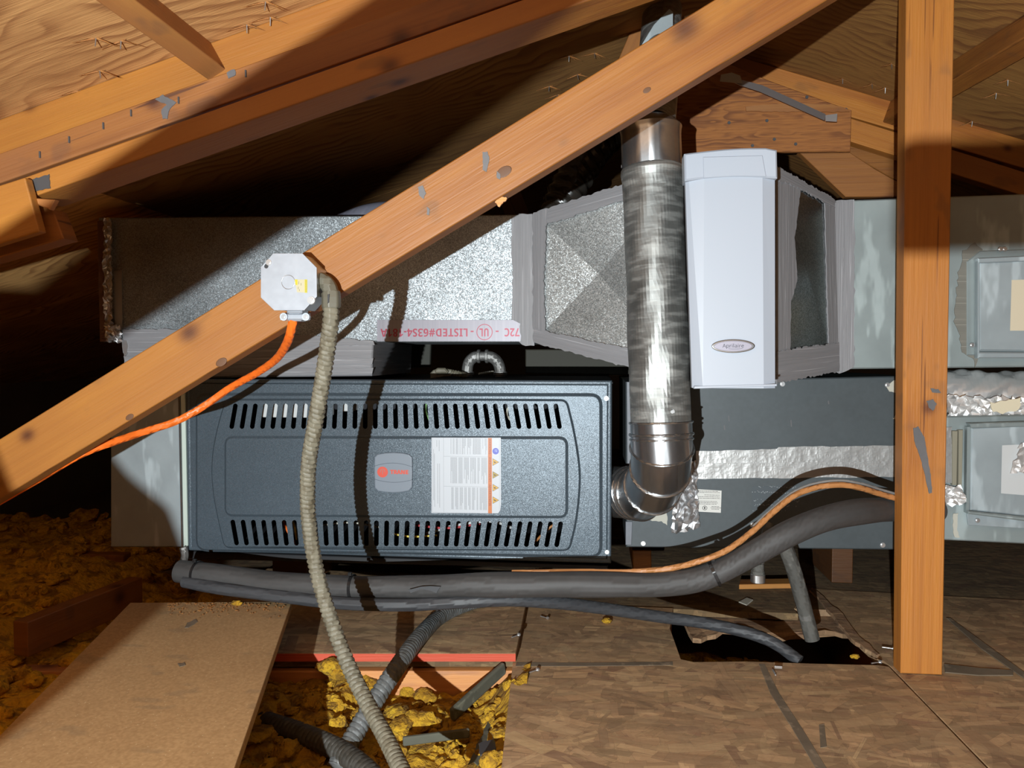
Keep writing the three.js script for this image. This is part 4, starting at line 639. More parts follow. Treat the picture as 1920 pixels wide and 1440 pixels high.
// ------------------------------------------------------------------ dark cabinet at the right of the furnace
{
  const t = thing('blower_cabinet', 'flat dark grey air handler cabinet between furnace and post with a band of foil tape', 'cabinet');
  const Z = 1.93;
  part(t, 'casing', prism([[1173, 716], [1702, 705], [1702, 1031], [1174, 1026]], Z, 0.6, 0.003), M.slate);
  part(t, 'side_flange', prism([[1175, 716], [1192, 716], [1188, 872], [1176, 870]], Z - 0.004, 0.006, 0.001), M.slateLight, 'lighter grey flange'); part(t, 'side_flange', prism([[1173, 978], [1186, 978], [1184, 1022], [1173, 1022]], Z - 0.004, 0.006, 0.001), M.slateLight, 'lighter grey flange');
  part(t, 'foil_tape', prism(jag([[1306, 846], [1458, 842], [1460, 838], [1702, 835], [1702, 866], [1306, 870]], 16, 1), Z - 0.003, 0.0035, 0), M.foilTape, 'upper strip of foil tape'); part(t, 'foil_tape', prism(jag([[1304, 869], [1702, 865], [1702, 894], [1306, 898]], 16, 1), Z - 0.0035, 0.004, 0), M.foilTape, 'lower strip of foil tape');
  part(t, 'foil_patch', crumple([[1270, 866], [1305, 864], [1311, 988], [1257, 1000]], Z - 0.002, 0.011, 9, 20, 5), M.foil, 'crumpled hanging patch of foil');
  part(t, 'torn_label', prism(jag([[1212, 972], [1250, 952], [1252, 984], [1240, 978], [1222, 976]], 5, 1.2), Z - 0.001, 0.0015, 0), M.bone, 'torn remains of a pale label'); part(t, 'torn_label', prism(jag([[1662, 724], [1676, 714], [1702, 710], [1702, 738], [1668, 734]], 5, 1.2), Z - 0.002, 0.002, 0), M.bone, 'torn pale paper'); part(t, 'torn_label', prism(jag([[1674, 786], [1684, 768], [1702, 762], [1702, 792]], 5, 1.2), Z - 0.002, 0.002, 0), M.bone, 'torn pale paper');
  const spec = canvasTexture(512, 480, (g, w, h) => { g.fillStyle = 'rgb(214,212,206)'; g.fillRect(0, 0, w, h); g.fillStyle = 'rgb(70,68,66)'; let q = 3; const r = () => { q = (q * 1664525 + 1013904223) >>> 0; return q / 4294967296; }; for (const [y, a, b] of [[34, 10, 440], [62, 10, 470], [112, 180, 470], [150, 10, 480], [182, 10, 480], [244, 60, 420], [274, 80, 430], [302, 70, 410], [350, 320, 470], [376, 300, 470], [404, 320, 470]]) for (let x = a; x < b;) { const l = 8 + r() * 40; g.fillRect(x, y, l, 9); x += l + 7; } g.lineWidth = 9; g.strokeStyle = 'rgb(50,50,50)'; g.beginPath(); g.arc(190, 388, 42, 0, 7); g.stroke(); g.fillRect(176, 362, 26, 50); g.fillRect(14, 350, 60, 70); });
  part(t, 'data_label', fitUV(prism([[1304, 917], [1353, 920], [1351.5, 961.5], [1303, 959]], Z - 0.001, 0.0012, 0)), std({ map: spec, roughness: 0.6 }), 'white data label with small print');
  const dots = canvasTexture(700, 400, (g, w, h) => { g.fillStyle = 'rgb(66,74,79)'; g.fillRect(0, 0, w, h); g.fillStyle = 'rgb(200,204,206)'; let q = 8; const r = () => { q = (q * 1664525 + 1013904223) >>> 0; return q / 4294967296; }; for (const y of [12, 90, 210, 280, 366]) for (let x = 4; x < 690; x += 13) if (r() < 0.55) g.fillRect(x, y + r() * 26, 5, 5 + r() * 7); });
  part(t, 'embossed_print', fitUV(prism([[1410, 912], [1500, 910], [1500, 957], [1410, 960]], Z - 0.0005, 0.0008, 0)), std({ map: dots, roughness: 0.5 }), 'rows of worn dotted print');
  for (const [x, y] of [[1206, 1019], [1655, 1022], [1411, 984], [1467, 720], [1664, 722]]) part(t, 'screw', screwGeo(PZ(x, y, Z), V(0, 0, 1), 1.15), M.screw);
  for (const [x, y, l] of [[1365, 780, 10], [1482, 788, 12], [1552, 752, 6], [1357, 798, 8], [1467, 718, 5]]) part(t, 'scratch', prism([[x, y], [x + 2, y - 1], [x + 3, y + l], [x + 1, y + l]], Z - 0.0004, 0.0006, 0), M.greyDab);
}
// ------------------------------------------------------------------ humidifier
{
  const t = thing('humidifier', 'tall white humidifier with sloping flanks and an oval silver badge, beside the round vent pipe', 'humidifier');
  const Z = 1.452;
  // cover: flat middle with bevelled flanks and a shallow bow
  const rows = [[290, 1286, 1321, 1430, 1457], [728, 1299, 1318, 1432, 1457]];
  const pos = [], N = 1;
  const prof = (r) => [[r[1], Z + 0.03], [r[1], Z + 0.012], [r[1] + 6, Z + 0.008], [r[2], Z], [(r[2] + r[3]) / 2, Z], [r[3], Z], [r[4] - 1, Z + 0.012], [r[4], Z + 0.016], [r[4], Z + 0.03]];
  const X = (px, py) => PZ(px, py, Z).x, yT = PZ(1370, 322, Z).y, yB = PZ(1370, 728, Z).y;
  const ring = (r, y) => prof(r).map(([px, z]) => V(X(px, r[0]), y, -z)), top = ring(rows[0], yT), bot = ring(rows[1], yB);
  const tri = (a, b, c) => pos.push(a.x, a.y, a.z, b.x, b.y, b.z, c.x, c.y, c.z);
  for (let i = 0; i < top.length - 1; i++) { tri(top[i], bot[i], bot[i + 1]); tri(top[i], bot[i + 1], top[i + 1]); }
  for (const [r, f] of [[top, 1], [bot, -1]]) for (let i = 1; i < r.length - 1; i++) f > 0 ? tri(r[0], r[i], r[i + 1]) : tri(r[0], r[i + 1], r[i]);
  const g = new THREE.BufferGeometry(); g.setAttribute('position', new THREE.Float32BufferAttribute(pos, 3)); g.computeVertexNormals(); part(t, 'cover', projUV(g), M.white, 'glossy white front cover');
  // hood on top, arched, with a raised middle panel
  const hood = []; for (let k = 0; k <= 10; k++) { const u = k / 10, x = 1283 + (1436 - 1283) * u; hood.push([x, 288 - 11 * Math.sin(Math.min(1, u * 1.15) * Math.PI * 0.5)]); } hood.push([1457, 281], [1458, 334]); for (let k = 0; k <= 8; k++) { const u = k / 8; hood.push([1452 - (1452 - 1284) * u, 334 - 6 * Math.sin(u * Math.PI) + 5 * u]); }
  const hoodPart = part(t, 'hood', prism(hood, Z - 0.004, 0.045, 0.003), M.white, 'arched white hood');
  const inset = [[1318, 294], [1430, 291], [1437, 330], [1436, 331]]; for (let k = 0; k <= 6; k++) { const u = k / 6; inset.push([1434 - (1434 - 1319) * u, 331 - 2 * Math.sin(u * Math.PI) + 3 * u]); }
  part(hoodPart, 'hood_panel', prism(inset, Z - 0.0055, 0.004, 0.0012), M.white);
  part(t, 'bottom_lip', prism([[1302, 724], [1457, 720], [1457, 724], [1301, 729]], Z - 0.002, 0.012, 0.001), M.white);
  part(t, 'body', prism([[1303, 294], [1450, 296], [1450, 716], [1312, 718]], 1.478, 0.20, 0.002), M.black, 'black water panel housing');
  const oval = (rx, ry, Zb, th, bev) => { const s = new THREE.Shape(); const c = PZ(1375, 649, Zb), k = 1.43 / FOCAL; s.absellipse(c.x, c.y, rx * k, ry * k, 0, Math.PI * 2); return extrude(s, th, bev, -Zb, 3, false, 24); };
  const rimPart = part(t, 'badge_rim', oval(39, 12.5, Z - 0.0075, 0.006, 0.002), M.chrome, 'bright oval rim');
  const bt = canvasTexture(512, 160, (g2, w, h) => { const gr = 'rgb(176,172,184)'; g2.fillStyle = gr; g2.fillRect(0, 0, w, h); g2.fillStyle = 'rgb(50,50,62)'; g2.font = '76px sans-serif'; g2.textBaseline = 'middle'; g2.textAlign = 'center'; g2.fillText('Aprilaire', w / 2, h / 2 - 6); g2.strokeStyle = 'rgb(84,84,96)'; g2.lineWidth = 5; g2.beginPath(); g2.moveTo(190, 118); g2.quadraticCurveTo(270, 132, 380, 116); g2.stroke(); });
  part(rimPart, 'badge', fitUV(oval(34, 9.8, Z - 0.0085, 0.004, 0.001)), std({ map: bt, color: lin(0.7, 0.7, 0.72), roughness: 0.4, metalness: 0.2 }), 'silver oval badge with grey lettering');
}
// ------------------------------------------------------------------ vent pipe
{
  const t = thing('vent_pipe', 'round galvanized vent pipe with a segmented elbow, between furnace and humidifier', 'pipe');
  const R = 0.0615, a = PZ(1220, 246, 1.60), b = PZ(1239, 792, 1.57), dir = b.clone().sub(a), L = dir.length(); dir.normalize();
  const along = (py) => { const q = PZ(1220 + (py - 246) * 19 / 546, py, 1.585); return q.clone().sub(a).dot(dir); };
  const seam = along(318);
  const mk = (prof) => { const g = lathe(prof, a, dir, 56); return g; };
  part(t, 'upper_collar', mk([[R - 0.002, -0.006], [R - 0.001, -0.008], [R + 0.002, -0.004], [R + 0.0005, 0.002], [R - 0.0005, 0.012], [R, seam - 0.004], [R - 0.002, seam]]), M.chrome, 'shiny upper collar');
  const n = 24, prof = [[R - 0.001, seam - 0.006], [R + 0.002, seam - 0.002], [R + 0.003, seam + 0.006], [R + 0.0005, seam + 0.02]]; for (let i = 1; i <= n; i++) prof.push([R - 0.001 + 0.0008 * i / n, seam + 0.02 + (L - seam - 0.006) * i / n]);
  const body = mk(prof); // dent near the bottom and light buckling
  { const p = body.attributes.position, q = V(), c = V(); for (let i = 0; i < p.count; i++) { q.fromBufferAttribute(p, i); const s = q.clone().sub(a).dot(dir); c.copy(a).addScaledVector(dir, s); const r = q.clone().sub(c), ang = Math.atan2(r.x, r.z), k = 0.0016 * Math.sin(s * 30 + ang * 3) * Math.sin(ang * 5 + s * 9) - 0.004 * Math.exp(-(((s - L + 0.09) / 0.05) ** 2) - (((ang + 0.1) / 0.35) ** 2)); if (s > seam + 0.03 && s < L - 0.01) { r.setLength(r.length() + k); q.copy(c).add(r); p.setXYZ(i, q.x, q.y, q.z); } } body.computeVertexNormals(); }
  { const u = body.attributes.uv; for (let i = 0; i < u.count; i++) u.setXY(i, u.getX(i) * 0.6, u.getY(i) * 0.55); }
  part(t, 'pipe_section', body, M.pipe, 'smudged dull galvanized section');
  { const s = [PZ(1196, 330, 1.545), PZ(1195, 470, 1.54), PZ(1200, 600, 1.535), PZ(1205, 780, 1.53)]; }
  // elbow of mitred gores
  const path = [b.clone(), b.clone().addScaledVector(dir, 0.052), PZ(1238, 880, 1.63), PZ(1223, 912, 1.725), PZ(1200, 926, 1.85), V(0, 0, 0)];
  path[5] = V(0.034, path[4].y, -1.875);
  const rings = path.map((p, i) => { const d0 = i ? p.clone().sub(path[i - 1]).normalize() : null, d1 = i < path.length - 1 ? path[i + 1].clone().sub(p).normalize() : null, n2 = (d0 && d1) ? d0.clone().add(d1).normalize() : (d0 || d1).clone(); return { p, n: n2 }; });
  const circle = (i, seg, r) => { const d = path[seg + 1].clone().sub(path[seg]).normalize(), u = V(0, 0, 1).addScaledVector(d, -d.z).normalize(), w = d.clone().cross(u), out = []; for (let k = 0; k <= 48; k++) { const th = k / 48 * Math.PI * 2, q = path[seg].clone().addScaledVector(u, Math.cos(th) * r).addScaledVector(w, Math.sin(th) * r), s = rings[i].p.clone().sub(q).dot(rings[i].n) / d.dot(rings[i].n); out.push(q.addScaledVector(d, s)); } return out; };
  for (let s = 0; s < path.length - 1; s++) {
    const A = circle(s, s, R + 0.0012), B = circle(s + 1, s, R + 0.0012), pos = [], uv = [];
    const put = (p, u, v) => { pos.push(p.x, p.y, p.z); uv.push(u, v); };
    for (let k = 0; k < 48; k++) { put(A[k], 0, k / 60); put(B[k], 0.05, k / 60); put(A[k + 1], 0, (k + 1) / 60); put(A[k + 1], 0, (k + 1) / 60); put(B[k], 0.05, k / 60); put(B[k + 1], 0.05, (k + 1) / 60); }
    let g = new THREE.BufferGeometry(); g.setAttribute('position', new THREE.Float32BufferAttribute(pos, 3)); g.setAttribute('uv', new THREE.Float32BufferAttribute(uv, 2)); g.computeVertexNormals(); g = toCreasedNormals(g, 0.7);
    part(t, 'elbow_gore', g, M.chrome, 'shiny elbow segment');
  }
  const bead = (i, seg, r = 0.0028, k = 0) => part(t, 'bead', sweep([...circle(i, seg, R + 0.002).slice(0, 48)].concat([circle(i, seg, R + 0.002)[48]]).map((p) => k ? p.clone().addScaledVector(path[seg + 1].clone().sub(path[seg]).normalize(), k) : p), r, { seg: 96, rad: 8, cap: false }), M.chrome);
  bead(0, 0, 0.0022); bead(0, 0, 0.003, 0.024); bead(0, 0, 0.002, 0.034); bead(1, 0); bead(2, 1); bead(3, 2); bead(4, 3); bead(4, 4, 0.0028, 0.012); bead(4, 4, 0.0022, 0.022);
  const scr = (px, py, Z) => { const p = PZ(px, py, Z); part(t, 'screw', screwGeo(p, V(0.1, 0, 1), 1), M.screw); };
  scr(1239, 300, 1.541); scr(1260, 772, 1.515); scr(1262, 925, 1.60); scr(1198, 915, 1.755); scr(1214, 955, 1.72);
  { const q = PZ(1168, 312, 1.60); part(t, 'screw', screwGeo(q, V(-1, 0, 0.2)), M.screw); }
  // stack above, leaning back to the roof flashing
  const s0 = PZ(1226, 240, 1.62), s1 = PZ(1242, 20, 1.86), sd = s1.clone().sub(s0), sl2 = sd.length();
  part(t, 'stack', lathe([[0.044, 0], [0.046, sl2 * 0.3], [0.046, sl2]], s0, sd, 36), M.pipe, 'narrower stack rising to the roof');
  part(t, 'cone', lathe([[R - 0.002, 0], [0.05, 0.014], [0.044, 0.018], [0.043, 0.01]], PZ(1221, 241, 1.60), V(0, 1, -0.05), 40), M.chrome, 'domed reducer');
  part(t, 'flashing', prism([[1204, 82], [1226, 46], [1255, 16], [1262, 22], [1262, 60], [1300, 110], [1200, 110]], 1.73, 0.003, 0.0008), M.satin, 'pale metal roof flashing');
}
// ------------------------------------------------------------------ junction box with its fittings
{
  const t = thing('junction_box', 'octagonal metal junction box on the long diagonal timber, yellow sticker on its cover', 'junction box');
  const c = [[512, 475], [567, 475], [593.5, 501.7], [594, 556], [570, 582], [514, 582], [488.7, 557.8], [488.7, 501]], Z = 1.138;
  part(t, 'box_body', prism(c.map(([x, y]) => [541 + (x - 541) * 0.965, 528 + (y - 528) * 0.965]), Z + 0.002, 0.05, 0.002), M.steel);
  const sh = toShape(pxs(c, Z)); const hp = PZ(499, 499, Z), hole = new THREE.Path(); hole.absellipse(hp.x, hp.y, 0.0034, 0.0034, 0, Math.PI * 2); sh.holes.push(hole);
  part(t, 'cover', extrude(sh, 0.0022, 0.0006, -Z, 2), M.castZinc, 'flat octagonal cover plate');
  { const pl = new THREE.CylinderGeometry(0.0042, 0.0042, 0.001, 16); pl.rotateX(Math.PI / 2); pl.translate(hp.x, hp.y, hp.z - 0.0019); part(t, 'hole_shade', pl, M.black); }  // black disc gives the hole its inner darkness by colour
  const kc = PZ(540.5, 529, Z - 0.0003); const kg = new THREE.TorusGeometry(0.0108, 0.0005, 6, 40); kg.translate(kc.x, kc.y, kc.z); part(t, 'knockout_ring', kg, M.steel);
  part(t, 'screw', screwGeo(PZ(504, 492, Z), V(0, 0, 1), 0.9), M.screw); part(t, 'screw', screwGeo(PZ(583.5, 563, Z), V(0, 0, 1), 1.2), M.screw);
  const yl = canvasTexture(220, 220, (g, w, h) => { g.fillStyle = 'rgb(224,214,176)'; g.fillRect(0, 0, w, h); g.fillStyle = 'rgb(226,212,40)'; g.fillRect(176, 0, 44, h); g.fillRect(0, 0, 54, 90); g.fillStyle = 'rgb(150,140,90)'; for (let k = 0; k < 9; k++) g.fillRect(190, 14 + k * 22, 16, 10); for (const [x, y, l] of [[70, 30, 50], [60, 120, 40], [110, 60, 40], [80, 160, 30]]) g.fillRect(x, y, 8, l); });
  part(t, 'sticker', fitUV(prism([[552, 524], [576, 524], [576, 549], [557, 548]], Z - 0.0006, 0.0006, 0)), std({ map: yl, color: lin(0.5, 0.5, 0.5), roughness: 0.6 }), 'small yellow sticker');
  // cable clamp underneath
  const cl = part(t, 'cable_clamp', join([prism([[540, 581], [564, 581], [564, 602], [540, 602]], 1.160, 0.022, 0.002), prism([[537, 581], [566, 581], [566, 587], [537, 587]], 1.155, 0.028, 0.002)]), M.castZinc);
  for (const x of [531.5, 573]) { const p = PZ(x, 594, 1.152); const g = new THREE.CylinderGeometry(0.0062, 0.0062, 0.006, 20); g.rotateX(Math.PI / 2); g.translate(p.x, p.y, p.z - 0.003); part(cl, 'clamp_ear', g, M.white); part(cl, 'screw', screwGeo(p, V(0, 0, 1), 0.75), M.screw); }
  part(cl, 'clamp_bar', prism([[524, 588], [580, 588], [580, 600], [524, 600]], 1.156, 0.006, 0.002), M.castZinc);
  // angled conduit connector at the right
  const el = part(t, 'conduit_elbow', sweep([PZ(594, 524, 1.168), PZ(606, 527, 1.166), PZ(617, 538, 1.165), PZ(620.5, 552, 1.165), PZ(621, 577, 1.165)], (s, th, u) => 0.0125 + 0.0025 * sm(0.55, 0.6, u) - 0.0008 * sm(0.95, 1, u), { seg: 50, rad: 28 }), M.fitting, 'grey-beige angled conduit connector');
  part(el, 'lock_ring', lathe([[0.011, 0], [0.0165, 0], [0.0165, 0.005], [0.012, 0.007]], PZ(594, 523, 1.168), V(1, -0.1, 0), 24), M.fitting);
  part(el, 'slot', prism([[613.5, 552], [618, 551], [617, 567], [613.5, 570]], 1.1495, 0.003, 0.0008), M.black);
}
solo('orange_cable', (() => {
  const pts = P3([[550, 598, 1.165], [545, 622, 1.18], [537, 645, 1.22], [517, 674, 1.29], [482, 699, 1.34], [432, 727, 1.38], [380, 763, 1.38], [330, 790, 1.36], [262, 812, 1.32], [215, 828, 1.28], [160, 848, 1.245], [60, 905, 1.245], [-80, 985, 1.245]]);
  return sweep(pts, (s, th) => 0.0072, { seg: 160, rad: 20, flat: 0.8 });
})(), M.orange, 'bright orange sheathed cable leaving the bottom of the junction box', 'cable');
const helix = (r, amp, pitch, k = 2.2) => (s, th) => { let ph = s / pitch + th / (Math.PI * 2); ph -= Math.floor(ph); return r - amp * Math.pow(Math.abs(2 * ph - 1), k); };
solo('flexible_conduit', sweep(P3([[621, 566, 1.165], [620.5, 600, 1.166], [613, 660, 1.185], [602, 730, 1.205], [590, 800, 1.225], [580, 860, 1.245], [577, 910, 1.26], [578, 965, 1.275], [586, 1030, 1.285], [600, 1095, 1.285], [620, 1160, 1.275], [650, 1240, 1.245], [688, 1318, 1.195], [724, 1385, 1.135], [758, 1455, 1.065], [800, 1540, 0.98]]), helix(0.0136, 0.0027, 0.0088), { seg: 1100, rad: 24 }), M.hose, 'dusty beige ribbed flexible conduit hanging from the junction box down over the pit', 'conduit');
const P_y = (list) => list.map(([x, y, h]) => PY(x, y, h));
solo('flexible_conduit', sweep(P_y([[1010, 1108, 0.045], [935, 1118, 0.042], [880, 1131, 0.040], [832, 1152, 0.042], [790, 1190, 0.047], [742, 1255, 0.034], [704, 1312, -0.002], [668, 1372, -0.04], [630, 1440, -0.075]]), helix(0.0185, 0.003, 0.0105), { seg: 520, rad: 24 }), M.corr, 'dark grey corrugated conduit dropping over the red-edged sheet into the pit', 'conduit');
solo('flexible_conduit', sweep(P_y([[440, 1325, -0.072], [490, 1350, -0.062], [560, 1374, -0.058], [630, 1404, -0.056], [690, 1448, -0.056], [740, 1510, -0.07]]), helix(0.02, 0.003, 0.0105), { seg: 420, rad: 24 }), M.corrDark, 'dirty dark corrugated conduit half buried in the yellow insulation', 'conduit');
// ------------------------------------------------------------------ refrigerant lines along the floor
{
  const t = thing('refrigerant_line', 'thick black foam-insulated pipe lying along the front of the furnace', 'pipe');
  const ZL = 1.585, main = [[336, 1071, 1.65], [390, 1077, 1.64], [470, 1089, 1.63], [600, 1099, 1.61], [760, 1101, 1.60], [900, 1097, ZL], [1020, 1096, ZL], [1150, 1096, ZL], [1240, 1096, ZL], [1310, 1086, ZL], [1360, 1066, ZL], [1420, 1034, ZL], [1480, 1000, 1.59], [1540, 975, 1.61], [1600, 961, 1.65], [1680, 955, 1.745], [1760, 956, 1.785]];
  const pts = P3(main), wob = (s, th) => 0.0258 + 0.0012 * Math.sin(s * 9) + 0.0007 * Math.sin(s * 31 + th * 2);
  part(t, 'foam_jacket', sweep(pts, wob, { seg: 260, rad: 28 }), M.foam);
  const cu = new THREE.CatmullRomCurve3(pts, false, 'centripetal'); cu.arcLengthDivisions = 600;
  const near = (px, py) => { let best = 0, bd = 1e9; const p = PZ(px, py, ZL); for (let i = 0; i <= 800; i++) { const d = cu.getPointAt(i / 800).distanceTo(p); if (d < bd) { bd = d; best = i / 800; } } return best; };
  for (const [x, y] of [[340, 1072], [655, 1100], [1340, 1075]]) { const u = near(x, y), p = cu.getPointAt(u), d = cu.getTangentAt(u); part(t, 'cable_tie', lathe([[0.0264, -0.0032], [0.0282, -0.003], [0.0282, 0.003], [0.0264, 0.0032]], p, d, 36), M.tie, 'black cable tie'); const k = p.clone().add(V(-0.004, 0.030, 0.006)); part(t, 'tie_head', box(k.x - 0.004, k.x + 0.004, k.y - 0.003, k.y + 0.004, k.z - 0.004, k.z + 0.004, 0.001), M.tie); }
  part(t, 'torn_flap', prism([[766, 1106], [790, 1100], [806, 1099], [826, 1100], [818, 1112], [808, 1108], [790, 1104], [770, 1112]], ZL - 0.0275, 0.002, 0), M.foamSlick, 'torn edge in the foam');
}
solo('refrigerant_line', sweep(P3([[346, 1090, 1.625], [400, 1101, 1.61], [480, 1112, 1.60], [560, 1122, 1.59], [640, 1131, 1.58], [760, 1134, 1.575], [860, 1129, 1.58], [950, 1125, 1.60], [1040, 1130, 1.64], [1140, 1142, 1.70], [1240, 1157, 1.74], [1320, 1168, 1.755], [1400, 1186, 1.75], [1450, 1205, 1.735], [1500, 1240, 1.70]]), (s, th, u) => 0.0142 - 0.001 * u, { seg: 200, rad: 22 }), M.foamSlick, 'thinner black pipe beneath the thick one, curving away to end in the floor opening', 'pipe');
solo('drain_pipe', sweep(P3([[1470, 1020, 1.74], [1486, 1062, 1.745], [1500, 1110, 1.75], [1513, 1160, 1.755], [1523, 1199, 1.755]]), 0.0165, { seg: 60, rad: 24 }), M.foamGrey, 'short dusty black pipe hanging down into the floor opening', 'pipe');
solo('copper_tube', sweep(P3([[960, 1074, 1.60], [1090, 1072, 1.60], [1190, 1072, 1.60], [1260, 1065, 1.59], [1318, 1050, 1.575], [1360, 1033, 1.58], [1410, 997, 1.60], [1450, 960, 1.62], [1490, 929, 1.635], [1530, 914, 1.645], [1575, 909, 1.65], [1610, 914, 1.66], [1650, 926, 1.69], [1700, 940, 1.715]]), 0.0062, { seg: 180, rad: 14, flat: 1.0 }), M.copper, 'orange-brown tube arching up from the thick black pipe in front of the dark grey cabinet', 'tube');
solo('thermostat_wire', sweep(P3([[1412, 987, 1.607], [1450, 952, 1.627], [1490, 921, 1.642], [1530, 906, 1.652], [1575, 901, 1.657], [1612, 906, 1.667], [1652, 918, 1.697], [1700, 932, 1.72]]), 0.0028, { seg: 120, rad: 10 }), std({ color: lin(0.2, 0.19, 0.18), roughness: 0.6 }), 'thin grey wire running along the top of the orange-brown tube', 'wire');
// ------------------------------------------------------------------ on top of the furnace
{
  const t = thing('gas_pipe', 'galvanized pipe union bent like a small arch on top of the furnace', 'pipe');
  const Z = 2.10, r = 0.0155, el = (list) => sweep(P3(list.map(([x, y]) => [x, y, Z])), r, { seg: 40, rad: 24 });
  part(t, 'elbow', el([[876, 706], [876.5, 690], [880, 678], [889, 670], [899, 668]]), M.iron); part(t, 'elbow', el([[912, 668], [922, 670], [932, 678], [937, 690], [938, 706]]), M.iron);
  const dx = V(1, 0, 0), at = (x, y) => PZ(x, y, Z); const col = (x, y, d, rr, h) => part(t, 'collar', lathe([[0, -h], [rr - 0.001, -h], [rr, -h + 0.001], [rr, h - 0.001], [rr - 0.001, h], [0, h]], at(x, y), d, 28), M.iron);
  col(898, 668, dx, 0.0195, 0.004); col(913, 668, dx, 0.0195, 0.004); col(905, 668, dx, 0.013, 0.010); col(876, 700, UP, 0.0195, 0.005); col(938, 700, UP, 0.0195, 0.005);
}
{
  const t = thing('cable_connector', 'small beige right-angle cable connector lying on top of the furnace beside the pipe arch', 'connector');
  part(t, 'body', prism([[806, 700], [812, 694], [826, 690], [846, 693], [852, 698], [850, 704], [838, 706], [806, 711]], 2.05, 0.03, 0.003), M.hose); part(t, 'cap', prism([[814, 694], [820, 690], [834, 690], [840, 696], [838, 700], [816, 700]], 2.035, 0.02, 0.004), M.hose);
  part(t, 'ribbed_tail', sweep(P3([[846, 699, 2.04], [858, 701, 2.04], [872, 704, 2.06]]), helix(0.009, 0.0025, 0.007), { seg: 90, rad: 16 }), M.hose);
}
solo('twisted_wire', sweep(P3([[897, 701, 2.12], [908, 699, 2.13], [925, 697, 2.14]]), helix(0.0032, 0.0012, 0.006), { seg: 80, rad: 10 }), M.bone, 'short pale twisted wire under the pipe arch', 'wire');
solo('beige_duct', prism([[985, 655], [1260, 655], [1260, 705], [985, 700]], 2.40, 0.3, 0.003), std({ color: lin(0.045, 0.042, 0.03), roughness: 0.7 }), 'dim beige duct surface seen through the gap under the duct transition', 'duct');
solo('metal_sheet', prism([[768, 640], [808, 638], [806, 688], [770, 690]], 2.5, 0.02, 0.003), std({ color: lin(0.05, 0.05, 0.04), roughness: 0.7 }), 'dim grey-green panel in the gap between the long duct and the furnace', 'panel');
solo('rubber_boot', lathe([[0.03, 0], [0.034, 0.01], [0.03, 0.04], [0.034, 0.05], [0.028, 0.09]], PZ(742, 708, 2.3), UP, 24), M.black, 'black rubber boot standing in the gap left of the dim panel', 'boot');
solo('flexible_duct', sweep(P3([[1010, 470, 2.3], [1045, 400, 2.35], [1085, 320, 2.4], [1140, 250, 2.5]]), (s, th) => 0.055 + 0.004 * Math.sin(s * 160) + 0.003 * Math.sin(3 * th + s * 30), { seg: 160, rad: 28 }), std({ color: lin(0.03, 0.026, 0.022), roughness: 0.22 }), 'shiny black flexible duct rising in the dark behind the vent pipe', 'duct');
solo('plastic_sleeve', sweep(P3([[640, 420, 2.2], [690, 402, 2.2], [745, 398, 2.2], [800, 420, 2.2]]), 0.03, { seg: 30, rad: 20 }), std({ color: lin(0.16, 0.16, 0.2), roughness: 0.3 }), 'grey plastic sleeve bulging up behind the long duct, just above the diagonal timber', 'sleeve');
// supports
solo('support_block', prism([[1186, 1032], [1221, 1032], [1222, 1080], [1188, 1080]], 1.99, 0.3, 0.002), M.fir, 'short wooden block holding up the left end of the dark grey cabinet', 'block');
solo('support_block', box(PZ(1560, 1035, 2.3).x, PZ(1600, 1035, 2.3).x, 0, 0.19, -2.5, -2.3), M.dark, 'dark wooden block far under the dark grey cabinet', 'block');
solo('support_block', box(-0.9, -0.8, 0.02, 0.150, -2.3, -2.0), M.dark, 'dark wooden block under the left end of the furnace', 'block');
{
  const t = thing('pipe_stub', 'grey metal pipe stub hanging under the thick black pipe near the floor opening', 'pipe'); const p = PZ(1421, 1080, 1.78);
  part(t, 'stub', lathe([[0, -0.014], [0.0155, -0.014], [0.0155, 0.012], [0.014, 0.014], [0.014, 0.03], [0, 0.03]], p, UP, 24), M.foamGrey); part(t, 'ferrule', lathe([[0.0158, -0.014], [0.0165, -0.013], [0.0165, 0.004], [0.0158, 0.005]], p, UP, 24), M.steel, 'dull metal ferrule'); part(t, 'riser', sweep([p.clone().add(V(0, 0.03, 0)), p.clone().add(V(0.015, 0.07, -0.01)), p.clone().add(V(0.03, 0.12, -0.02))], 0.013, { seg: 16 }), M.foamGrey);
}
// ------------------------------------------------------------------ loose board, lumber, insulation, litter
{
  const a = PY(244, 1130, 0.11), b = PY(547, 1128, 0.11), c = PY(440, 1440, 0.11), d = PY(0, 1378, 0.11);
  const u = c.clone().sub(b).setY(0).normalize(), v = d.clone().sub(a).setY(0).normalize();
  const e = b.clone().addScaledVector(u, 1.1), f = a.clone().addScaledVector(v, 1.0);
  const s = new THREE.Shape([[a.x, -a.z], [b.x, -b.z], [e.x, -e.z], [f.x, -f.z]].map(([x, y]) => new THREE.Vector2(x, y)));
  const t = thing('particle_board', 'tan particle board laid as a walkway at lower left', 'board');
  part(t, 'sheet', levelShape(s, 0.11, 0.0185), M.particle);
  const mk = (pts, m, n, l) => part(t, n, level(jag(pts, 6, 1.2), 0.1106, 0.0012), m, l);
  mk([[352, 1168], [368, 1159], [371, 1164], [358, 1175], [346, 1176]], M.stain, 'stain'); mk([[334, 1244], [346, 1242], [349, 1247], [336, 1249]], M.stain, 'stain');
}
solo('joist', lumberGeo(PY(52, 1200, 0.048).add(V(0.0, 0, 0)), PY(268, 1110, 0.048), 0.078, 0.04, UP), M.brown, 'dark two by four lying beside the particle board at left', 'beam');
solo('joist', box(-2.6, -1.45, -0.02, 0.055, -2.2, -2.16), M.brown, 'dark joist crossing the insulation at far left under the eave', 'beam');
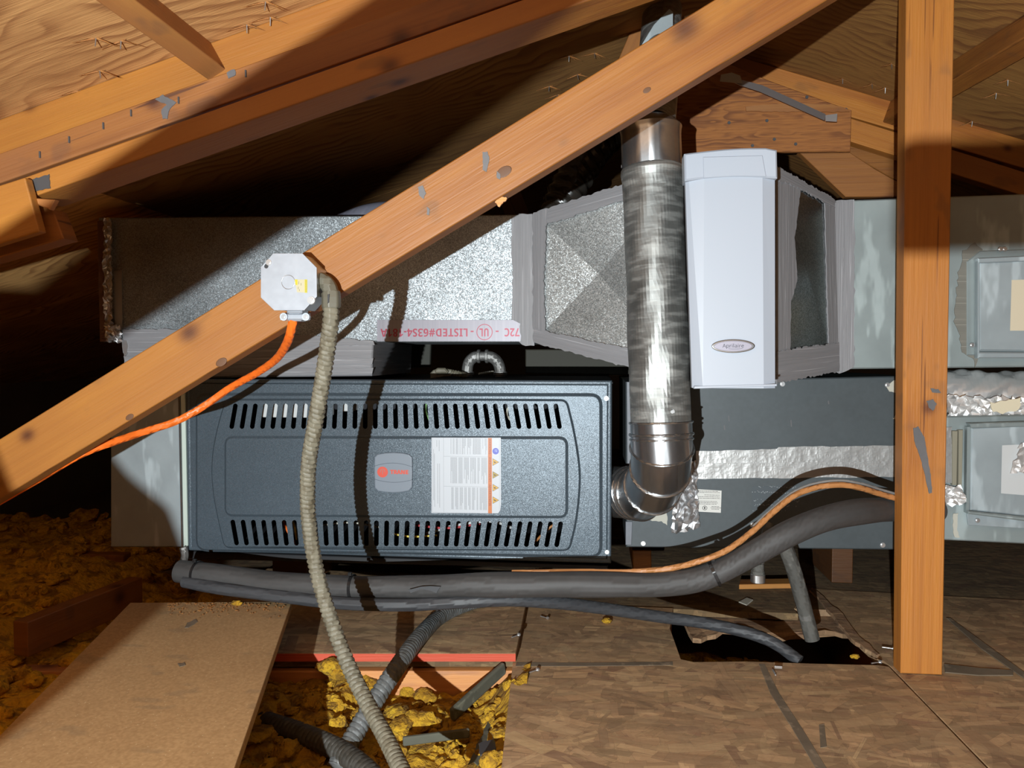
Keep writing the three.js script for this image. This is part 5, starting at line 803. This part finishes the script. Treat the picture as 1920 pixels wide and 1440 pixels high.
// yellow glass wool
function wool(name, label, x0, x1, z0, z1, h, keep, nx, nz, tufts, tuftSize, mat = M.wool) {
  const pos = [], uv = [], idx = [], id = []; const H = (x, z) => h(x, z) + 0.05 * (fbm(x * 0.31 + 9, z * 0.31 + 9, 8, 8, 301, 4) - 0.5) + 0.05 * Math.abs(fbm(x * 0.5 + 9, z * 0.5 + 9, 30, 30, 311, 3) - 0.5);
  for (let j = 0; j <= nz; j++) for (let i = 0; i <= nx; i++) { const x = x0 + (x1 - x0) * i / nx, z = z0 + (z1 - z0) * j / nz; pos.push(x, H(x, z), z); uv.push(x, z); }
  for (let j = 0; j < nz; j++) for (let i = 0; i < nx; i++) { const a = j * (nx + 1) + i; idx.push(a, a + nx + 1, a + 1, a + 1, a + nx + 1, a + nx + 2); }
  const g = new THREE.BufferGeometry(); g.setAttribute('position', new THREE.Float32BufferAttribute(pos, 3)); g.setAttribute('uv', new THREE.Float32BufferAttribute(uv, 2)); g.setIndex(idx); g.computeVertexNormals();
  const list = [g.toNonIndexed()], ball = new THREE.IcosahedronGeometry(1, 3);
  for (let k = 0; k < tufts; k++) {
    const x = rnd(x0, x1), z = rnd(z0, z1); if (!keep(x, z)) continue; const r = tuftSize * (0.35 + 0.9 * rnd() * rnd()), c = mergeVertices(ball.clone()), p = c.attributes.position, o = rnd(0, 50), sx = rnd(0.6, 1.4), szz = rnd(0.6, 1.4), sY = rnd(0.4, 0.9);
    for (let i = 0; i < p.count; i++) { const a = p.getX(i), b = p.getY(i), d = p.getZ(i), q = r * (0.62 + 0.85 * Math.abs(fbm(0.5 + a * 0.24 + o * 0.1, 0.5 + b * 0.24 + d * 0.17, 9, 9, 331 + (k % 7), 3) - 0.28) + 0.5 * Math.abs(fbm(a * 0.4 + 0.5, d * 0.4 + b * 0.3 + 0.5, 17, 17, 341, 3) - 0.5)); p.setXYZ(i, a * q * sx, b * q * sY, d * q * szz); }
    c.deleteAttribute('normal'); c.deleteAttribute('uv'); c.rotateY(rnd(0, 6)); c.translate(x, H(x, z) + r * 0.1, z); c.computeVertexNormals(); list.push(projUV(c));
  }
  for (let k = 0; k < tufts * 0.3; k++) {   // torn flat flakes
    const x = rnd(x0, x1), z = rnd(z0, z1), r = tuftSize * rnd(0.2, 0.55); if (!keep(x, z)) continue;
    const c = new THREE.IcosahedronGeometry(r, 2), p = c.attributes.position, o = rnd(0, 9);
    for (let i = 0; i < p.count; i++) { const a = p.getX(i), b = p.getY(i), d = p.getZ(i), q = 0.5 + hash(Math.round(a * 4e3), Math.round(d * 4e3) + Math.round(b * 4e3) * 31, k); p.setXYZ(i, a * q * 1.3, b * q * 0.45, d * q); }
    c.rotateX(rnd(-0.9, 0.9)); c.rotateZ(rnd(-0.9, 0.9)); c.rotateY(rnd(0, 6)); c.translate(x, H(x, z) + r * 0.2, z); c.computeVertexNormals(); list.push(projUV(c));
  }
  const m = solo(name, mergeGeometries(list.map(plain)), mat, label, 'insulation'); m.userData.kind = 'stuff'; return m;
}
const pr = PY(952, 1330, 0).x;
wool('insulation', 'torn yellow glass wool in the open pit below the hanging conduit', -0.76, -0.142, -1.60, -0.55, (x, z) => -0.088 + 0.075 * Math.pow(sm(-0.28, -0.15, x), 2) + 0.04 * sm(-0.42, -0.58, x) * sm(-1.25, -1.5, z), (x) => x < -0.172, 130, 200, 420, 0.030);
wool('insulation', 'dim yellow glass wool heaped along the eave at far left beside the dark lumber', -3.1, -0.82, -2.7, -0.5, (x, z) => -0.045 + 0.08 * sm(-1.22, -1.5, x) + 0.03 * sm(-1.5, -0.9, z) - 0.05 * sm(-1.10, -0.98, x), (x, z) => x < -1.06, 220, 220, 620, 0.055, M.woolBounce);
wool('insulation', 'shadowed yellow glass wool at the bottom of the dark cut opening in the floor', 0.16, 0.66, -2.02, -1.60, () => -0.13, () => true, 70, 70, 60, 0.03);
// lone tufts and bits
function tuft(px, py, y, r, label, s) { const c = mergeVertices(new THREE.IcosahedronGeometry(1, 3)), p = c.attributes.position; for (let i = 0; i < p.count; i++) { const a = p.getX(i), b = p.getY(i), d = p.getZ(i), q = r * (0.55 + 0.9 * fbm(0.5 + a * 0.3 + s * 0.13, 0.5 + b * 0.3 + d * 0.2, 9, 9, 351 + s, 3)); p.setXYZ(i, a * q * 1.3, b * q * 0.7, d * q); } c.deleteAttribute('normal'); c.deleteAttribute('uv'); c.computeVertexNormals(); const w = PY(px, py, y); c.translate(w.x, y, w.z); return solo('insulation_tuft', projUV(c), M.wool, label, 'insulation'); }
tuft(622, 1250, 0.0, 0.024, 'bright yellow tuft of insulation against the red sheet edge beside the hanging conduit', 1); tuft(636, 1262, -0.01, 0.018, 'small yellow tuft of insulation just below the brightest tuft at the red sheet edge', 2); tuft(445, 1131, 0.114, 0.009, 'tiny yellow tuft of insulation on the far edge of the particle board', 3); tuft(1603, 1231, 0.004, 0.007, 'tiny yellow tuft at the right end of the floor opening', 4); tuft(1137, 1164, 0.006, 0.009, 'small flat tan tuft on the floor below the thin black pipe', 5);
solo('wood_stick', lumberGeo(PY(941, 1250, -0.012), PY(842, 1340, -0.05), 0.028, 0.012, UP, 0.005), M.stick, 'grey-green strip of wood leaning into the insulation at the right side of the pit', 'stick');
solo('wood_stick', lumberGeo(PY(880, 1372, -0.05), PY(755, 1388, -0.055), 0.018, 0.008, UP, 0.003), M.stick, 'short grey sliver of wood lying in the insulation near the hanging conduit', 'stick');
solo('tar_paper_scrap', level(jag([[898, 1392], [926, 1384], [930, 1408], [900, 1416]], 8, 1.5), -0.03, 0.003), M.plate, 'black scrap of tar paper lying on the insulation in the pit', 'scrap');
solo('paper_scrap', level(jag([[640, 1430], [700, 1300], [705, 1302], [660, 1432]].map(([x, y]) => [x + 240, y]), 12, 4), -0.06, 0.002), M.stick, 'grey torn facing paper among the insulation in the pit', 'scrap');
// wood crumbs swept to the far edge of the board: nobody would count them
{
  const l = []; for (let k = 0; k < 260; k++) { const px = rnd(315, 535), py = 1131 + Math.abs(rnd(-1, 1) * rnd(0, 1)) * 30, p = PY(px, py, 0.1115); const s = rnd(0.0006, 0.0022), g = new THREE.TetrahedronGeometry(s); g.scale(rnd(1, 2.6), 0.7, 1); g.rotateY(rnd(0, 6)); g.translate(p.x, p.y, p.z); l.push(g); }
  const m = solo('sawdust', join(l), M.paleWood, 'pale sawdust and crumbs along the far edge of the particle board', 'sawdust'); m.userData.kind = 'stuff';
}
// screws and scraps lying about
function looseScrew(px, py, y, turn, label) { const p = PY(px, py, y); const t = thing('loose_screw', label, 'screw'); const s = new THREE.CylinderGeometry(0.0016, 0.001, 0.022, 8); s.rotateZ(Math.PI / 2); s.rotateY(turn); s.translate(p.x, y + 0.004, p.z); part(t, 'shank', s, M.screw); const h = new THREE.CylinderGeometry(0.0042, 0.0042, 0.004, 6); h.rotateZ(Math.PI / 2 - 0.2); h.translate(0.012, 0, 0); h.rotateY(turn); h.translate(p.x, y + 0.0045, p.z); part(t, 'head', h, M.screw); }
looseScrew(1642, 1246, 0, 0.4, 'loose hex-head screw on the floor just left of the foot of the post'); looseScrew(1664, 1218, 0, -0.3, 'loose screw half hidden behind the left edge of the post foot'); looseScrew(966, 1196, 0.02, 0.9, 'loose screw at the right end of the red-edged floor sheet'); looseScrew(1020, 1160, 0, -0.6, 'bright loose screw on the floor below the thin black pipe'); looseScrew(1000, 1262, 0, 0.8, 'dark loose screw on the floor right of the pit corner');
solo('metal_scrap', (() => { const p = PY(1456, 1254, 0.004); return join([box(p.x - 0.004, p.x + 0.012, p.y, p.y + 0.006, p.z - 0.003, p.z, 0.001), box(p.x - 0.010, p.x - 0.007, p.y - 0.003, p.y, p.z, p.z + 0.03, 0.0008)]); })(), M.screw, 'gleaming bent scrap of metal on the floor in front of the cut opening', 'scrap');
solo('ceramic_shard', level([[1385, 1128], [1400, 1120], [1412, 1124], [1400, 1134]], 0.0, 0.004), M.bone, 'small pale chip on the weathered broken floor strip', 'chip');
// the work lamp that lights the place, out of the picture behind the camera
{
  const t = thing('work_lamp', 'small work lamp on a thin stand behind and left of the viewer', 'lamp');
  const d = lampLight.target.position.clone().sub(LAMP).normalize(), p = LAMP.clone().addScaledVector(d, -0.02), q = new THREE.Quaternion().setFromUnitVectors(V(0, 0, 1), d);
  const lens = new THREE.CylinderGeometry(0.012, 0.012, 0.003, 28); lens.rotateX(Math.PI / 2); lens.applyQuaternion(q); lens.translate(p.x, p.y, p.z); part(t, 'lens', lens, std({ color: lin(0.8, 0.8, 0.8), emissive: lin(0.90, 0.975, 1.0), emissiveIntensity: 3 }));
  part(t, 'lamp_head', lathe([[0, -0.09], [0.016, -0.09], [0.018, -0.03], [0.02, -0.002], [0.014, -0.003], [0.0, -0.004]], p.clone().addScaledVector(d, 0), d, 28), M.black);
  part(t, 'stand', box(p.x - 0.006, p.x + 0.006, 0, p.y - 0.02, p.z + 0.04, p.z + 0.052), M.black); part(t, 'foot', box(p.x - 0.08, p.x + 0.08, 0, 0.012, p.z - 0.02, p.z + 0.10), M.black);
}
settleAll();
renderer.render(scene, camera);
